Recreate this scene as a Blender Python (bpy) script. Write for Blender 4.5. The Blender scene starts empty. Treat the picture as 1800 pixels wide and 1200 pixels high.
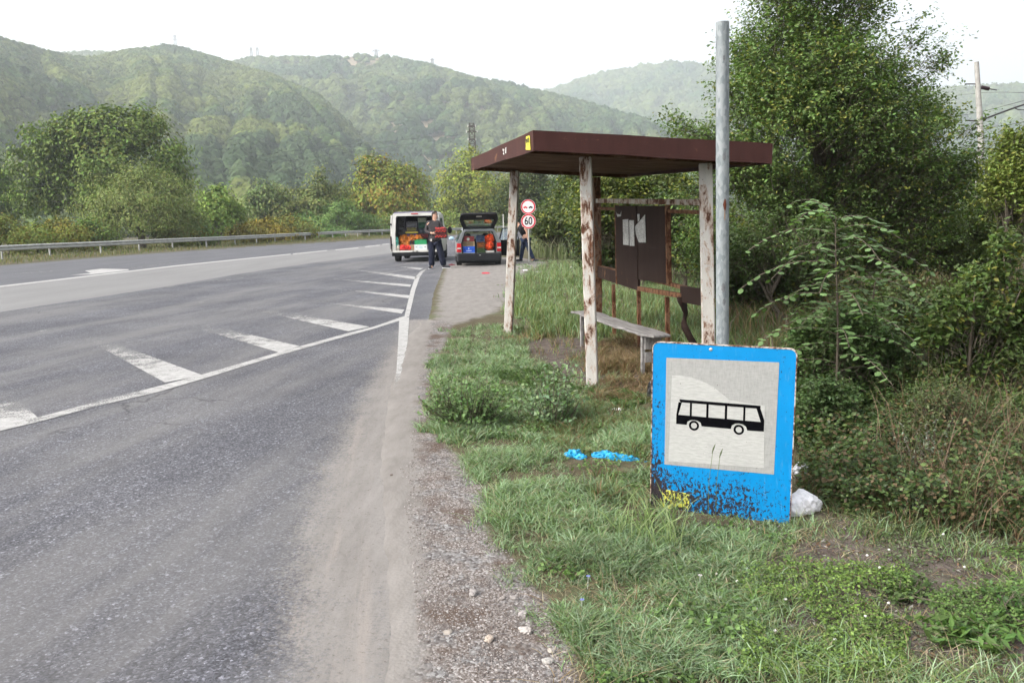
import bpy, bmesh, math, random
import numpy as np
from mathutils import Vector, Matrix
R_ = math.radians
SC = bpy.context.scene
COL = SC.collection

# ------------------------------------------------------------------ camera
HC = 1.55; FPX = 1453.0; PITCH = R_(8.3); ROLL = R_(-1.2)
cam_d = bpy.data.cameras.new('camera'); cam = bpy.data.objects.new('camera', cam_d); COL.objects.link(cam)
cam.matrix_world = Matrix.Translation((0, 0, HC)) @ Matrix.Rotation(math.pi/2 - PITCH, 4, 'X') @ Matrix.Rotation(ROLL, 4, 'Z')
cam_d.sensor_width = 36; cam_d.lens = FPX/1800*36; cam_d.clip_start = .05; cam_d.clip_end = 9000
SC.camera = cam

# ------------------------------------------------------------------ sky, sun, exposure
w = bpy.data.worlds.new('World'); SC.world = w; w.use_nodes = True
nt = w.node_tree; nt.nodes.clear()
sky = nt.nodes.new('ShaderNodeTexSky'); sky.sky_type = 'NISHITA'; sky.sun_disc = False
sky.sun_elevation = R_(38); sky.sun_rotation = R_(-115); sky.air_density = 1.0; sky.dust_density = 7.0; sky.ozone_density = 1.0
hs = nt.nodes.new('ShaderNodeHueSaturation'); hs.inputs['Saturation'].default_value = .26
bg = nt.nodes.new('ShaderNodeBackground'); bg.inputs[1].default_value = .15
wo = nt.nodes.new('ShaderNodeOutputWorld')
nt.links.new(sky.outputs[0], hs.inputs['Color']); nt.links.new(hs.outputs[0], bg.inputs[0]); nt.links.new(bg.outputs[0], wo.inputs[0])
sd = bpy.data.lights.new('sun', 'SUN'); sd.energy = 1.3; sd.angle = R_(14); sd.color = (1, .95, .87)
sun = bpy.data.objects.new('sun', sd); COL.objects.link(sun)
_el, _az = R_(38), R_(-115)                       # behind and left of the camera
sdir = Vector((math.sin(_az)*math.cos(_el), math.cos(_az)*math.cos(_el), math.sin(_el)))
sun.rotation_euler = (-sdir).to_track_quat('-Z', 'Y').to_euler()
SC.view_settings.view_transform = 'Standard'; SC.view_settings.look = 'None'
SC.view_settings.exposure = 1.52; SC.view_settings.gamma = 1
cy = SC.cycles
cy.max_bounces = 6; cy.diffuse_bounces = 3; cy.glossy_bounces = 2; cy.transmission_bounces = 4
cy.transparent_max_bounces = 12; cy.volume_bounces = 1; cy.use_denoising = True
try: cy.denoiser = 'OPENIMAGEDENOISE'
except Exception: pass
cy.sample_clamp_indirect = 6; cy.use_adaptive_sampling = True; cy.adaptive_threshold = .02

# ------------------------------------------------------------------ picture geometry helpers
_m3 = np.array(cam.matrix_world.to_3x3()); _c3 = np.array([0, 0, HC])
def ray(px, py): return _m3 @ np.array([(px-900)/FPX, -(py-600)/FPX, -1.0])
def gp(px, py, z=0.0):
    d = ray(px, py); return _c3 + d*((z-HC)/d[2])
def at(px, py, Y):
    d = ray(px, py); return _c3 + d*(Y/d[1])
def project(P):
    q = (np.asarray(P) - _c3) @ _m3
    return 900 + FPX*q[..., 0]/-q[..., 2], 600 - FPX*q[..., 1]/-q[..., 2]
def V(*a): return np.array(a, float)
def unit(v): v = np.asarray(v, float); return v/max(1e-9, np.linalg.norm(v))

# numpy value noise
def _hash(ix, iy, s):
    h = (ix*374761393 + iy*668265263 + s*1442695041) & 0x7fffffff
    h = ((h ^ (h >> 13))*1274126177) & 0x7fffffff
    return ((h ^ (h >> 16)) & 0xffff)/65535.0
def vnoise(x, y, s=0):
    x = np.asarray(x, float); y = np.asarray(y, float)
    ix = np.floor(x).astype(np.int64); iy = np.floor(y).astype(np.int64); fx = x-ix; fy = y-iy
    fx = fx*fx*(3-2*fx); fy = fy*fy*(3-2*fy)
    return (_hash(ix, iy, s)*(1-fx) + _hash(ix+1, iy, s)*fx)*(1-fy) + (_hash(ix, iy+1, s)*(1-fx) + _hash(ix+1, iy+1, s)*fx)*fy
def fbm(x, y, s=0, o=4):
    t = 0; a = .5; n = 0
    for k in range(o):
        t = t + a*vnoise(x*2**k, y*2**k, s+k*17); n += a; a *= .5
    return t/n
def inpoly(px, py, poly):
    px = np.asarray(px); py = np.asarray(py); c = np.zeros(px.shape, bool); n = len(poly); j = n-1
    for i in range(n):
        xi, yi = poly[i][:2]; xj, yj = poly[j][:2]
        with np.errstate(divide='ignore', invalid='ignore'):
            c ^= ((yi > py) != (yj > py)) & (px < (xj-xi)*(py-yi)/(yj-yi+1e-12)+xi)
        j = i
    return c
def sdist(x, y, poly):                            # signed distance, positive inside
    d = np.full(x.shape, 1e9); n = len(poly)
    for i in range(n):
        a = np.array(poly[i][:2]); b = np.array(poly[(i+1) % n][:2]); ab = b-a; L = (ab**2).sum()+1e-12
        t = np.clip(((x-a[0])*ab[0]+(y-a[1])*ab[1])/L, 0, 1)
        d = np.minimum(d, (x-a[0]-t*ab[0])**2+(y-a[1]-t*ab[1])**2)
    return np.sqrt(d)*np.where(inpoly(x, y, poly), 1, -1)
def gpoly(pts): return [tuple(gp(*p)[:2]) for p in pts]
def sstep(a, b, x): t = np.clip((x-a)/(b-a), 0, 1); return t*t*(3-2*t)

# ------------------------------------------------------------------ object helpers
def setp(o, label=None, cat=None, group=None, kind=None):
    if label: o['label'] = label
    if cat: o['category'] = cat
    if group: o['group'] = group
    if kind: o['kind'] = kind
    return o
def thing(name, label, cat, loc=(0, 0, 0), rz=0, group=None):
    o = bpy.data.objects.new(name, None); COL.objects.link(o); o.empty_display_size = .2
    o.location = loc; o.rotation_euler = (0, 0, rz)
    return setp(o, label, cat, group)
class Geo:
    def __init__(s): s.v = []; s.f = []; s.c = []; s.n = 0
    def add(s, v, f, c=None):
        v = np.asarray(v, float).reshape(-1, 3)
        if isinstance(f, np.ndarray): s.f.append(f+s.n)
        else:
            by = {}
            for q in f: by.setdefault(len(q), []).append(q)
            for k in by: s.f.append(np.array(by[k])+s.n)
        s.v.append(v)
        if c is None: c = (.5, .5, .5)
        c = np.asarray(c, float)
        s.c.append(np.broadcast_to(c, (len(v), 3)) if c.ndim == 1 else c)
        s.n += len(v); return s
    def build(s, name, m, parent=None, smooth=False, color=True):
        me = bpy.data.meshes.new(name); V_ = np.concatenate(s.v).astype(np.float32)
        me.vertices.add(len(V_)); me.vertices.foreach_set('co', V_.ravel())
        tot = np.concatenate([np.full(len(f), f.shape[1]) for f in s.f]); idx = np.concatenate([f.ravel() for f in s.f])
        me.loops.add(len(idx)); me.loops.foreach_set('vertex_index', idx.astype(np.int32))
        me.polygons.add(len(tot)); st = np.concatenate([[0], np.cumsum(tot)[:-1]])
        me.polygons.foreach_set('loop_start', st.astype(np.int32)); me.polygons.foreach_set('loop_total', tot.astype(np.int32))
        me.polygons.foreach_set('use_smooth', np.full(len(tot), smooth))
        if color:
            a = me.attributes.new('tint', 'FLOAT_COLOR', 'POINT'); C_ = np.concatenate(s.c)
            a.data.foreach_set('color', np.concatenate([C_, np.ones((len(C_), 1))], 1).astype(np.float32).ravel())
        me.update(calc_edges=True); me.validate()
        o = bpy.data.objects.new(name, me); COL.objects.link(o)
        for mm in (m if isinstance(m, (list, tuple)) else [m]): me.materials.append(mm)
        if parent: o.parent = parent
        return o
def bevel(o, w, seg=2):
    m = o.modifiers.new('b', 'BEVEL'); m.width = w; m.segments = seg; m.limit_method = 'ANGLE'; return o
BOXF = np.array([[0, 1, 3, 2], [4, 6, 7, 5], [0, 4, 5, 1], [2, 3, 7, 6], [0, 2, 6, 4], [1, 5, 7, 3]])
def box(g, c, s, M=None, col=None):
    v = np.array([[x, y, z] for x in (-.5, .5) for y in (-.5, .5) for z in (-.5, .5)])*np.array(s)
    if M is not None: v = v @ np.array(M).T
    return g.add(v+np.array(c), BOXF, col)
def hexa(g, b4, t4, col=None):                    # bottom ring, top ring
    v = np.array(list(b4)+list(t4)); f = [[3, 2, 1, 0], [4, 5, 6, 7]]+[[i, (i+1) % 4, 4+(i+1) % 4, 4+i] for i in range(4)]
    return g.add(v, f, col)
def beam(g, p0, p1, w, d, xdir=(1, 0, 0), col=None):
    p0, p1 = V(*p0), V(*p1); z = unit(p1-p0); y = unit(np.cross(z, xdir)); x = np.cross(y, z)
    o = [x*w/2*a+y*d/2*b for a, b in ((-1, -1), (1, -1), (1, 1), (-1, 1))]
    return hexa(g, [p0+q for q in o], [p1+q for q in o], col)
def tube(g, pts, rad, n=6, col=None, cap=True):
    pts = np.asarray(pts, float); k = len(pts); rad = np.broadcast_to(np.asarray(rad, float), (k,))
    t = np.gradient(pts, axis=0); t /= np.linalg.norm(t, axis=1)[:, None]+1e-9
    up = np.array([0, 0, 1.]) if abs(t[0][2]) < .9 else np.array([1., 0, 0])
    x = np.cross(t, up); x /= np.linalg.norm(x, axis=1)[:, None]+1e-9; y = np.cross(t, x)
    a = np.arange(n)/n*2*math.pi
    v = pts[:, None]+rad[:, None, None]*(x[:, None]*np.cos(a)[None, :, None]+y[:, None]*np.sin(a)[None, :, None])
    v = v.reshape(-1, 3); f = []
    for i in range(k-1):
        for j in range(n): f.append([i*n+j, (i+1)*n+j, (i+1)*n+(j+1) % n, i*n+(j+1) % n])
    g.add(v, np.array(f), col)
    if cap and n > 2:
        for b, i0 in ((0, 1), (k-1, -1)):
            r = v[b*n:(b+1)*n]; g.add(r, [list(range(n))[::i0]], col)
    return g
def lathe(g, prof, n=20, M=None, c=(0, 0, 0), col=None):     # prof: (r, z)
    a = np.arange(n)/n*2*math.pi; v = np.array([[r*math.cos(t), r*math.sin(t), z] for r, z in prof for t in a])
    if M is not None: v = v @ np.array(M).T
    f = [[i*n+j, i*n+(j+1) % n, (i+1)*n+(j+1) % n, (i+1)*n+j] for i in range(len(prof)-1) for j in range(n)]
    return g.add(v+np.array(c), np.array(f), col)
def plate(g, pts, n, t, col=None):                 # polygon extruded by thickness t along n (thick back)
    pts = np.asarray(pts, float); k = len(pts); off = unit(n)*t
    f = [list(range(k)), list(range(2*k-1, k-1, -1))]+[[i, k+i, k+(i+1) % k, (i+1) % k] for i in range(k)]
    return g.add(np.concatenate([pts, pts-off]), f, col)
def ico(sub):
    bm = bmesh.new(); bmesh.ops.create_icosphere(bm, subdivisions=sub, radius=1)
    v = np.array([q.co[:] for q in bm.verts]); f = np.array([[q.index for q in p.verts] for p in bm.faces]); bm.free(); return v, f
ICO1, ICO2, ICO3 = ico(1), ico(2), ico(3)
def lump(g, c, r, rng, sub=2, amp=.2, col=None, M=None, fr=2.0):
    v, f = (ICO1, ICO2, ICO3)[sub-1]; o = rng.random(3)*50
    d = 1+amp*2*(fbm(v[:, 0]*fr+o[0]+v[:, 2]*1.7, v[:, 1]*fr+o[1]-v[:, 2]*1.3, 3, 3)-.5)
    v = v*d[:, None]*np.array(r)
    if M is not None: v = v @ np.array(M).T
    return g.add(v+np.array(c), f, col)

# ------------------------------------------------------------------ material helpers
class NT:
    def __init__(s, name):
        s.m = bpy.data.materials.new(name); s.m.use_nodes = True; s.t = s.m.node_tree; s.t.nodes.clear()
        s.out = s.t.nodes.new('ShaderNodeOutputMaterial')
    def n(s, typ, inp=None, **kw):
        q = s.t.nodes.new('ShaderNode'+typ)
        for k, v in kw.items(): setattr(q, k, v)
        for k, v in (inp or {}).items(): s.set(q.inputs[k], v)
        return q
    def set(s, sock, v):
        if isinstance(v, bpy.types.NodeSocket): s.t.links.new(v, sock)
        elif isinstance(v, (tuple, list)) and len(v) == 3 and sock.type == 'RGBA': sock.default_value = (*v, 1)
        else: sock.default_value = v
    def coord(s, which='Object'): return s.n('TexCoord').outputs[which]
    def scale(s, vec, sc): return s.n('Mapping', {'Vector': vec, 'Scale': sc}).outputs[0]
    def noise(s, vec, sc, det=4, rough=.6, dist=0): return s.n('TexNoise', {'Vector': vec, 'Scale': sc, 'Detail': det, 'Roughness': rough, 'Distortion': dist}).outputs['Fac']
    def vor(s, vec, sc, feat='F1', rnd=1.0): return s.n('TexVoronoi', {'Vector': vec, 'Scale': sc, 'Randomness': rnd}, feature=feat)
    def ramp(s, f, stops):
        r = s.n('ValToRGB', {'Fac': f}); e = r.color_ramp.elements
        while len(e) < len(stops): e.new(.5)
        for q, (p, c) in zip(e, stops):
            q.position = p; q.color = (*c, 1) if isinstance(c, (tuple, list)) else (c, c, c, 1)
        return r.outputs[0]
    def mix(s, f, a, b, mode='MIX'):
        q = s.n('Mix', data_type='RGBA', blend_type=mode); s.set(q.inputs[0], f); s.set(q.inputs[6], a); s.set(q.inputs[7], b); return q.outputs[2]
    def math(s, op, a, b=0.0, c=0.0, clamp=False):
        q = s.n('Math', operation=op, use_clamp=clamp); s.set(q.inputs[0], a); s.set(q.inputs[1], b); s.set(q.inputs[2], c); return q.outputs[0]
    def mr(s, v, a, b, c=0.0, d=1.0): return s.n('MapRange', {0: v, 1: a, 2: b, 3: c, 4: d}, interpolation_type='SMOOTHSTEP').outputs[0]
    def bump(s, h, st=.3, dist=.02): return s.n('Bump', {'Height': h, 'Strength': st, 'Distance': dist}).outputs[0]
    def fin(s, col, rough=.8, nrm=None, metal=0.0, spec=.3, alpha=None, **kw):
        p = s.n('BsdfPrincipled', {'Base Color': col, 'Roughness': rough, 'Metallic': metal, 'Specular IOR Level': spec})
        if nrm is not None: s.set(p.inputs['Normal'], nrm)
        if alpha is not None: s.set(p.inputs['Alpha'], alpha)
        for k, v in kw.items(): s.set(p.inputs[k], v)
        s.t.links.new(p.outputs[0], s.out.inputs[0]); return s.m
    def attr(s, name='tint'):
        return s.n('Attribute', attribute_name=name)
def plain(name, col, rough=.65, var=.15, sc=6, metal=0, spec=.2, bump=0.0, bsc=40):
    n = NT(name); c = n.coord(); f = n.noise(c, sc, 5)
    lo = tuple(x*(1-var) for x in col); hi = tuple(min(1, x*(1+var)) for x in col)
    b = n.bump(n.noise(c, bsc, 3), bump, .01) if bump else None
    return n.fin(n.ramp(f, [(.3, lo), (.7, hi)]), rough, b, metal, spec)
def tinted(name, rough=.6, spec=.3, var=.2, sc=30, bump=0.0, trans=0.0):      # colour from the 'tint' attribute, mottled
    n = NT(name); c = n.coord(); a = n.attr().outputs['Color']; f = n.noise(c, sc, 4)
    col = n.mix(1.0, a, n.ramp(f, [(.3, 1-var), (.7, 1+var)]), 'MULTIPLY')
    b = n.bump(f, bump, .02) if bump else None
    if not trans: return n.fin(col, rough, b, 0, spec)
    p = n.n('BsdfPrincipled', {'Base Color': col, 'Roughness': rough, 'Specular IOR Level': spec})
    t = n.n('BsdfTranslucent', {'Color': n.mix(1.0, col, (1.1, 1.25, .6), 'MULTIPLY')})
    x = n.n('MixShader', {0: trans, 1: p.outputs[0], 2: t.outputs[0]}); n.t.links.new(x.outputs[0], n.out.inputs[0]); return n.m
def glassmat(name, tintc=(.5, .58, .55), mixf=.3):
    n = NT(name); t = n.n('BsdfTransparent', {'Color': tintc}); g = n.n('BsdfGlossy', {'Color': (.9, .95, 1), 'Roughness': .04})
    x = n.n('MixShader', {0: mixf, 1: t.outputs[0], 2: g.outputs[0]}); n.t.links.new(x.outputs[0], n.out.inputs[0]); return n.m
M_LEAF = tinted('leaf', .5, .35, .18, 3, 0, .3)
M_FARLEAF = tinted('far_foliage', .8, .1, .25, .6, 0, .12)
M_BARK = plain('bark', (.09, .075, .058), .9, .4, 8, 0, .1, .6, 14)
M_TINT = tinted('tinted_surface', .55, .35, .12, 25)
M_MATTE = tinted('matte_surface', .9, .1, .25, 40, .3)

# ================================================================== SETTING
ROADP = gpoly([(-900, 545), (-200, 485), (0, 467), (222, 449), (444, 433), (667, 420.5), (740, 416), (800, 413), (850, 411), (900, 407), (940, 403.5), (985, 399)]) + \
    gpoly([(1010, 401), (985, 404), (950, 408.5), (925, 415), (900, 424), (880, 440), (860, 453), (815, 462), (785, 472), (779, 490), (771, 515), (768, 550), (765, 562), (730, 590), (716, 640), (706, 700),
    (700, 800), (712, 900), (725, 1000), (740, 1200), (760, 2500)]) + [(-.25, -20), (-70, -20), (-70, 20)]
DUSTP = gpoly([(525, 1400), (512, 1200), (505, 1000), (555, 850), (605, 740), (660, 650), (697, 600), (712, 562), (760, 562), (748, 620), (733, 700), (735, 800), (738, 900), (742, 1000), (735, 1200), (740, 1500)])
LAYBYP = gpoly([(783, 474), (800, 463), (860, 454), (905, 452), (960, 462), (905, 490), (893, 535), (868, 552), (800, 572), (770, 566), (772, 520)])
GRAVP = gpoly([(700, 1400), (690, 1200), (700, 950), (700, 800), (712, 700), (716, 650), (735, 592), (765, 562), (800, 560), (785, 590), (765, 640), (748, 690), (745, 745), (770, 780), (815, 825), (842, 880), (850, 950), (905, 1010), (955, 1060), (1000, 1150), (1020, 1400)])
SOILP = gpoly([(925, 598), (1040, 590), (1060, 600), (1150, 640), (1180, 700), (1060, 690), (1020, 700), (960, 640), (930, 620)])
RSOILP = gpoly([(1330, 950), (1450, 900), (1600, 880), (1850, 880), (2100, 1300), (1500, 1500), (1350, 1300), (1290, 1050)])
BANDP = gpoly([(-400, 548), (0, 503), (311, 467), (511, 447), (700, 426), (760, 420), (760, 440), (684, 446), (550, 462), (455, 476), (267, 508), (0, 549), (-400, 615)])
DARKP = gpoly([(-400, 500), (0, 467), (222, 449), (444, 433), (667, 420), (800, 413), (900, 407), (985, 399), (1010, 401), (900, 412), (700, 426), (511, 447), (311, 467), (0, 503), (-400, 548)])
PATCHP = gpoly([(751, 484), (779, 486), (772, 515), (768, 550), (765, 562), (721, 556), (726, 530), (735, 500)])
def ground_z(x, y, rd=None):
    if rd is None: rd = sdist(x, y, ROADP)
    out = np.clip(-rd, 0, 30)
    z = .013+.005*(fbm(x*5, y*5, 6, 3)-.5)-.045*sstep(.0, .45, rd) + np.where(rd < 0, .035*(fbm(x*1.3, y*1.3, 5)-.40)*np.clip(out/.6, 0, 1), 0)
    z = z + .25*(fbm(x*.12, y*.12, 8)-.5)*sstep(6, 30, out)
    far = sstep(60, 200, np.hypot(x, y)); z = z - .6*far*(rd < 0)*sstep(3, 30, out)
    return z
az = np.concatenate([np.linspace(-180, -52, 40)[:-1], np.linspace(-52, 52, 800), np.linspace(52, 180, 40)[1:]])
rr = np.concatenate([[.02, .3, .7], np.geomspace(1.1, 60, 400), np.geomspace(62, 3600, 110)])
A_, Rr = np.meshgrid(np.radians(az), rr); GX = Rr*np.sin(A_); GY = Rr*np.cos(A_)
RD = sdist(GX, GY, ROADP)
masks = np.stack([np.maximum(sstep(-.26, .26, sdist(GX, GY, DUSTP)), sstep(-.5, .5, sdist(GX, GY, LAYBYP))), sstep(-.2, .15, sdist(GX, GY, GRAVP)), np.maximum(sstep(-.25, .25, sdist(GX, GY, SOILP)), .62*sstep(-.3, .3, sdist(GX, GY, RSOILP)))], -1)
# the asphalt sheets: dust, pale resurfaced strip, dark far lanes / patch
rmask = np.stack([masks[..., 0], sstep(-.15, .15, sdist(GX, GY, BANDP)), np.maximum(sstep(-.3, .3, sdist(GX, GY, DARKP)), .55*sstep(-.06, .06, sdist(GX, GY, PATCHP)))], -1)
nr, nc = GX.shape
ii = (np.arange(nr-1)[:, None]*nc+np.arange(nc-1)[None]).ravel(); QF = np.stack([ii, ii+1, ii+nc+1, ii+nc], 1)
GZ = ground_z(GX, GY, RD)

# ground material
n = NT('verge_ground'); c = n.coord(); a = n.attr(); s3 = n.n('SeparateColor', {0: a.outputs['Color']})
turf = n.ramp(n.noise(c, .9, 8, .65), [(.3, (.05, .038, .028)), (.5, (.065, .06, .035)), (.7, (.08, .1, .05))])
turf = n.mix(n.mr(n.noise(c, 25, 4), .35, .7), turf, n.mix(.5, turf, (.13, .1, .065)))
soil = n.ramp(n.noise(c, 9, 7, .7), [(.3, (.05, .038, .032)), (.65, (.13, .108, .095))])
v1 = n.vor(c, 62); v2 = n.vor(c, 130)
peb = n.ramp(n.n('SeparateColor', {0: v1.outputs['Color']}).outputs[0], [(0, (.06, .052, .05)), (.45, (.125, .115, .112)), (.8, (.185, .18, .178)), (1, (.28, .275, .27))])
peb2 = n.ramp(n.n('SeparateColor', {0: v2.outputs['Color']}).outputs[1], [(0, (.07, .055, .045)), (.6, (.15, .13, .12)), (1, (.32, .3, .29))])
grav = n.mix(n.mr(n.noise(c, 7, 4), .4, .6), peb, peb2); grav = n.mix(n.mr(n.noise(c, 2.2, 6, .7), .48, .66), grav, (.085, .062, .05))
dust = n.ramp(n.noise(n.scale(c, (1, .35, 1)), 6, 8, .7), [(.3, (.142, .13, .12)), (.7, (.212, .197, .184))])
nz = n.math('SUBTRACT', n.noise(c, 3.5, 8, .7), .5)
def thr(x, k=.9, w=.16): return n.mr(n.math('ADD', x, n.math('MULTIPLY', nz, k)), .5-w, .5+w)
col = n.mix(thr(s3.outputs[2]), turf, soil); col = n.mix(thr(s3.outputs[1]), col, grav); col = n.mix(thr(s3.outputs[0]), col, dust)
hgt = n.math('MULTIPLY', n.math('ADD', n.math('MULTIPLY', v1.outputs['Distance'], -.6), n.noise(c, 30, 5)), n.math('SUBTRACT', 1.0, n.math('MULTIPLY', s3.outputs[0], .85)))
M_GROUND = n.fin(col, .95, n.bump(hgt, .6, .014), 0, .12)
g = Geo(); g.add(np.stack([GX, GY, GZ], -1).reshape(-1, 3), QF, masks.reshape(-1, 3))
ground = setp(g.build('ground', M_GROUND, smooth=True), 'grassy and gravelly roadside ground', None, None, 'structure')

# asphalt
n = NT('asphalt'); c = n.coord(); a = n.attr(); s3 = n.n('SeparateColor', {0: a.outputs['Color']})
base = n.ramp(n.noise(c, .55, 8, .65), [(.28, (.052, .052, .061)), (.5, (.076, .076, .087)), (.72, (.108, .107, .119))])
spk = n.n('SeparateColor', {0: n.vor(c, 120).outputs['Color']}).outputs[0]; spk2 = n.n('SeparateColor', {0: n.vor(c, 62).outputs['Color']}).outputs[1]
base = n.mix(1.0, base, n.ramp(spk, [(0, .5), (.5, .9), (.8, 1.2), (.93, 1.65), (1, 2.3)]), 'MULTIPLY')
base = n.mix(1.0, base, n.ramp(spk2, [(0, .75), (.7, 1.0), (.93, 1.3), (1, 2.0)]), 'MULTIPLY')
wear = n.mr(n.noise(n.scale(n.n('Mapping', {'Vector': c, 'Rotation': (0, 0, .18)}).outputs[0], (.9, .12, 1)), 1.0, 8, .68), .4, .66)       # long dusty wear streaks along the bay
base = n.mix(n.math('MULTIPLY', wear, .6), base, (.15, .144, .142))
stain = n.mr(n.noise(c, 1.6, 6, .7), .62, .7); base = n.mix(n.math('MULTIPLY', stain, .35), base, (.045, .044, .046))
crk = n.math('MULTIPLY', n.mr(n.vor(n.n('VectorMath', {0: c, 1: n.n('VectorMath', {0: n.n('TexNoise', {'Vector': c, 'Scale': 1.7, 'Detail': 5}).outputs['Color'], 'Scale': .8}, operation='SCALE').outputs[0]}, operation='ADD').outputs[0], .21, 'DISTANCE_TO_EDGE').outputs[0], .0015, .005, 1, 0), n.mr(n.noise(c, .5, 2), .5, .62))
base = n.mix(n.math('MULTIPLY', crk, .6), base, (.03, .03, .032))
nz = n.math('SUBTRACT', n.noise(c, 2.2, 8, .75), .5)
band = n.ramp(n.noise(n.scale(c, (.6, .1, 1)), 2, 6), [(.3, (.145, .142, .142)), (.7, (.175, .172, .17))])
dark = n.ramp(n.noise(n.scale(c, (.6, .1, 1)), 2, 6), [(.3, (.07, .07, .078)), (.7, (.1, .1, .11))])
col = n.mix(n.mr(n.math('ADD', s3.outputs[1], n.math('MULTIPLY', nz, .3)), .4, .6), base, band)
col = n.mix(n.math('MULTIPLY', s3.outputs[2], .85), col, dark)
d1 = n.ramp(n.noise(n.scale(c, (1.6, .3, 1)), 5, 8, .7), [(.3, (.142, .13, .12)), (.7, (.212, .197, .184))])
fine = n.math('SUBTRACT', n.noise(c, 55, 4, .7), .5)
dm = n.mr(n.math('ADD', n.math('ADD', s3.outputs[0], n.math('MULTIPLY', nz, 1.0)), n.math('MULTIPLY', fine, 1.7)), .2, .95)
d1 = n.mix(n.mr(n.noise(n.scale(n.n('Mapping', {'Vector': c, 'Rotation': (0, 0, -.13)}).outputs[0], (7, .35, 1)), 1.6, 6, .7), .5, .72), d1, (.225, .2, .18))
d1 = n.mix(n.mr(n.noise(c, 38, 5, .75), .56, .7), d1, (.1, .085, .075))
col = n.mix(n.math('MULTIPLY', dm, .93), col, d1)
hgt = n.math('ADD', n.math('MULTIPLY', spk, n.math('SUBTRACT', 1.0, n.math('MULTIPLY', dm, .7))), n.noise(c, 14, 4))
M_ASPH = n.fin(col, .88, n.bump(hgt, .5, .006), 0, .25)
inside = RD.ravel() > -.22
keep = inside[QF].all(1) & (np.hypot(GX, GY).ravel()[QF[:, 0]] > .5)
used = np.unique(QF[keep]); remap = -np.ones(nr*nc, int); remap[used] = np.arange(len(used))
g = Geo(); g.add(np.stack([GX.ravel()[used], GY.ravel()[used], np.full(len(used), .006)], 1), remap[QF[keep]], rmask.reshape(-1, 3)[used])
road = setp(g.build('road', M_ASPH, smooth=True), 'worn grey asphalt road and bus bay', None, None, 'structure')

# worn road paint: alpha broken up by noise; tint.r = how worn
n = NT('road_paint'); c = n.coord(); a = n.attr(); s3 = n.n('SeparateColor', {0: a.outputs['Color']})
nn = n.math('ADD', n.math('MULTIPLY', n.noise(c, 70, 3, .7), .55), n.math('MULTIPLY', n.noise(c, 4, 5, .6), .45))
al = n.mr(n.math('SUBTRACT', n.math('ADD', nn, .2), n.math('MULTIPLY', s3.outputs[0], .5)), .4, .58)
pc = n.ramp(n.noise(c, 12, 5), [(.3, (.24, .235, .228)), (.7, (.36, .355, .345))])
M_PAINT = n.fin(pc, .8, None, 0, .2, alpha=al)
marks = {}
def mark(name, pts, wear=.3, fade=None, steps=10, label=None, z=.011):
    """a painted quad (two long sides in picture order) laid on the asphalt; wear may ramp along it"""
    P = [gp(*p, z) for p in pts]; g = Geo(); v = []; c = []
    for i in range(steps+1):
        t = i/steps; wv = wear if fade is None else wear+(fade-wear)*t**.8
        v += [P[0]*(1-t)+P[1]*t, P[3]*(1-t)+P[2]*t]; c += [(wv, 0, 0)]*2
    f = np.array([[2*i, 2*i+1, 2*i+3, 2*i+2] for i in range(steps)])
    g.add(v, f, c); o = g.build(name, M_PAINT); return setp(o, label, None, None, 'structure')
def strip(name, left, right, wears, label=None, z=.011):
    g = Geo(); v = []; c = []; n_ = len(left)
    def rs(L): L = np.array(L, float); t = np.linspace(0, n_-1, (n_-1)*6+1); return np.stack([np.interp(t, range(n_), L[:, k]) for k in (0, 1)], 1)
    l, r = rs(left), rs(right); ww = np.interp(np.linspace(0, n_-1, len(l)), range(n_), wears)
    for a_, b_, w_ in zip(l, r, ww): v += [gp(*a_, z), gp(*b_, z)]; c += [(w_, 0, 0)]*2
    g.add(v, np.array([[2*i, 2*i+1, 2*i+3, 2*i+2] for i in range(len(l)-1)]), c)
    return setp(g.build(name, M_PAINT), label, None, None, 'structure')
strip('bay_line', [(-80, 769), (0, 748), (67, 733), (180, 703), (280, 678), (355, 658), (493, 618), (610, 585.5), (658, 573.5), (712, 555)],
      [(-80, 779), (0, 757), (67, 741), (180, 711), (280, 688), (355, 666), (493, 623.5), (610, 590.5), (658, 577.5), (719, 558)], [.3, .25, .25, .4, .22, .2, .25, .2, .12, .1], 'diagonal white line across the bus bay', .0115)
strip('edge_line', [(748, 472), (738, 478), (730, 487), (722, 510), (711, 555)], [(753, 472), (744, 478), (738, 487), (730, 510), (719, 557)], [.5, .3, .2, .15, .15], 'curved white edge line')
strip('worn_edge_line', [(702, 557.5), (700, 600), (697, 650), (690, 700), (684, 760)], [(719.5, 557.5), (716.5, 600), (708, 655), (706, 700), (702, 760)], [.05, .12, .3, .75, .95], 'broad pale worn edge line')
ST = [((-60, 700), (32, 701), (67, 734), (-30, 757)), ((190, 617), (240, 617), (356, 659), (290, 672)), ((375, 585), (415, 582), (526, 608), (490, 619)),
      ((485, 553), (530, 554), (650, 574), (612, 582)), ((570, 531), (615, 535), (711, 544), (706, 551)), ((600, 508.5), (625, 510), (720, 519), (718, 524)),
      ((582, 490), (610, 491.5), (723, 500), (721, 504)), ((630, 475.5), (660, 477), (735, 487), (728, 491)), ((694, 467.5), (705, 467.5), (744, 471.5), (738, 474))]
for i, (a_, b_, c_, d_) in enumerate(ST):
    ex = lambda p, q, k: (q[0]+(p[0]-q[0])*k, q[1]+(p[1]-q[1])*k)
    mark('hatch_stripe', [d_, ex(a_, d_, 2.3), ex(b_, c_, 2.3), c_], .12 if i else .2, 1.05, 24, 'worn white hatching stripe')
strip('lane_line', [(-100, 513), (0, 502.2), (311, 466), (511, 446)], [(-100, 516), (0, 504.6), (311, 468), (511, 447.4)], [.15]*4, 'white line beside the dark far lanes')
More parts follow.
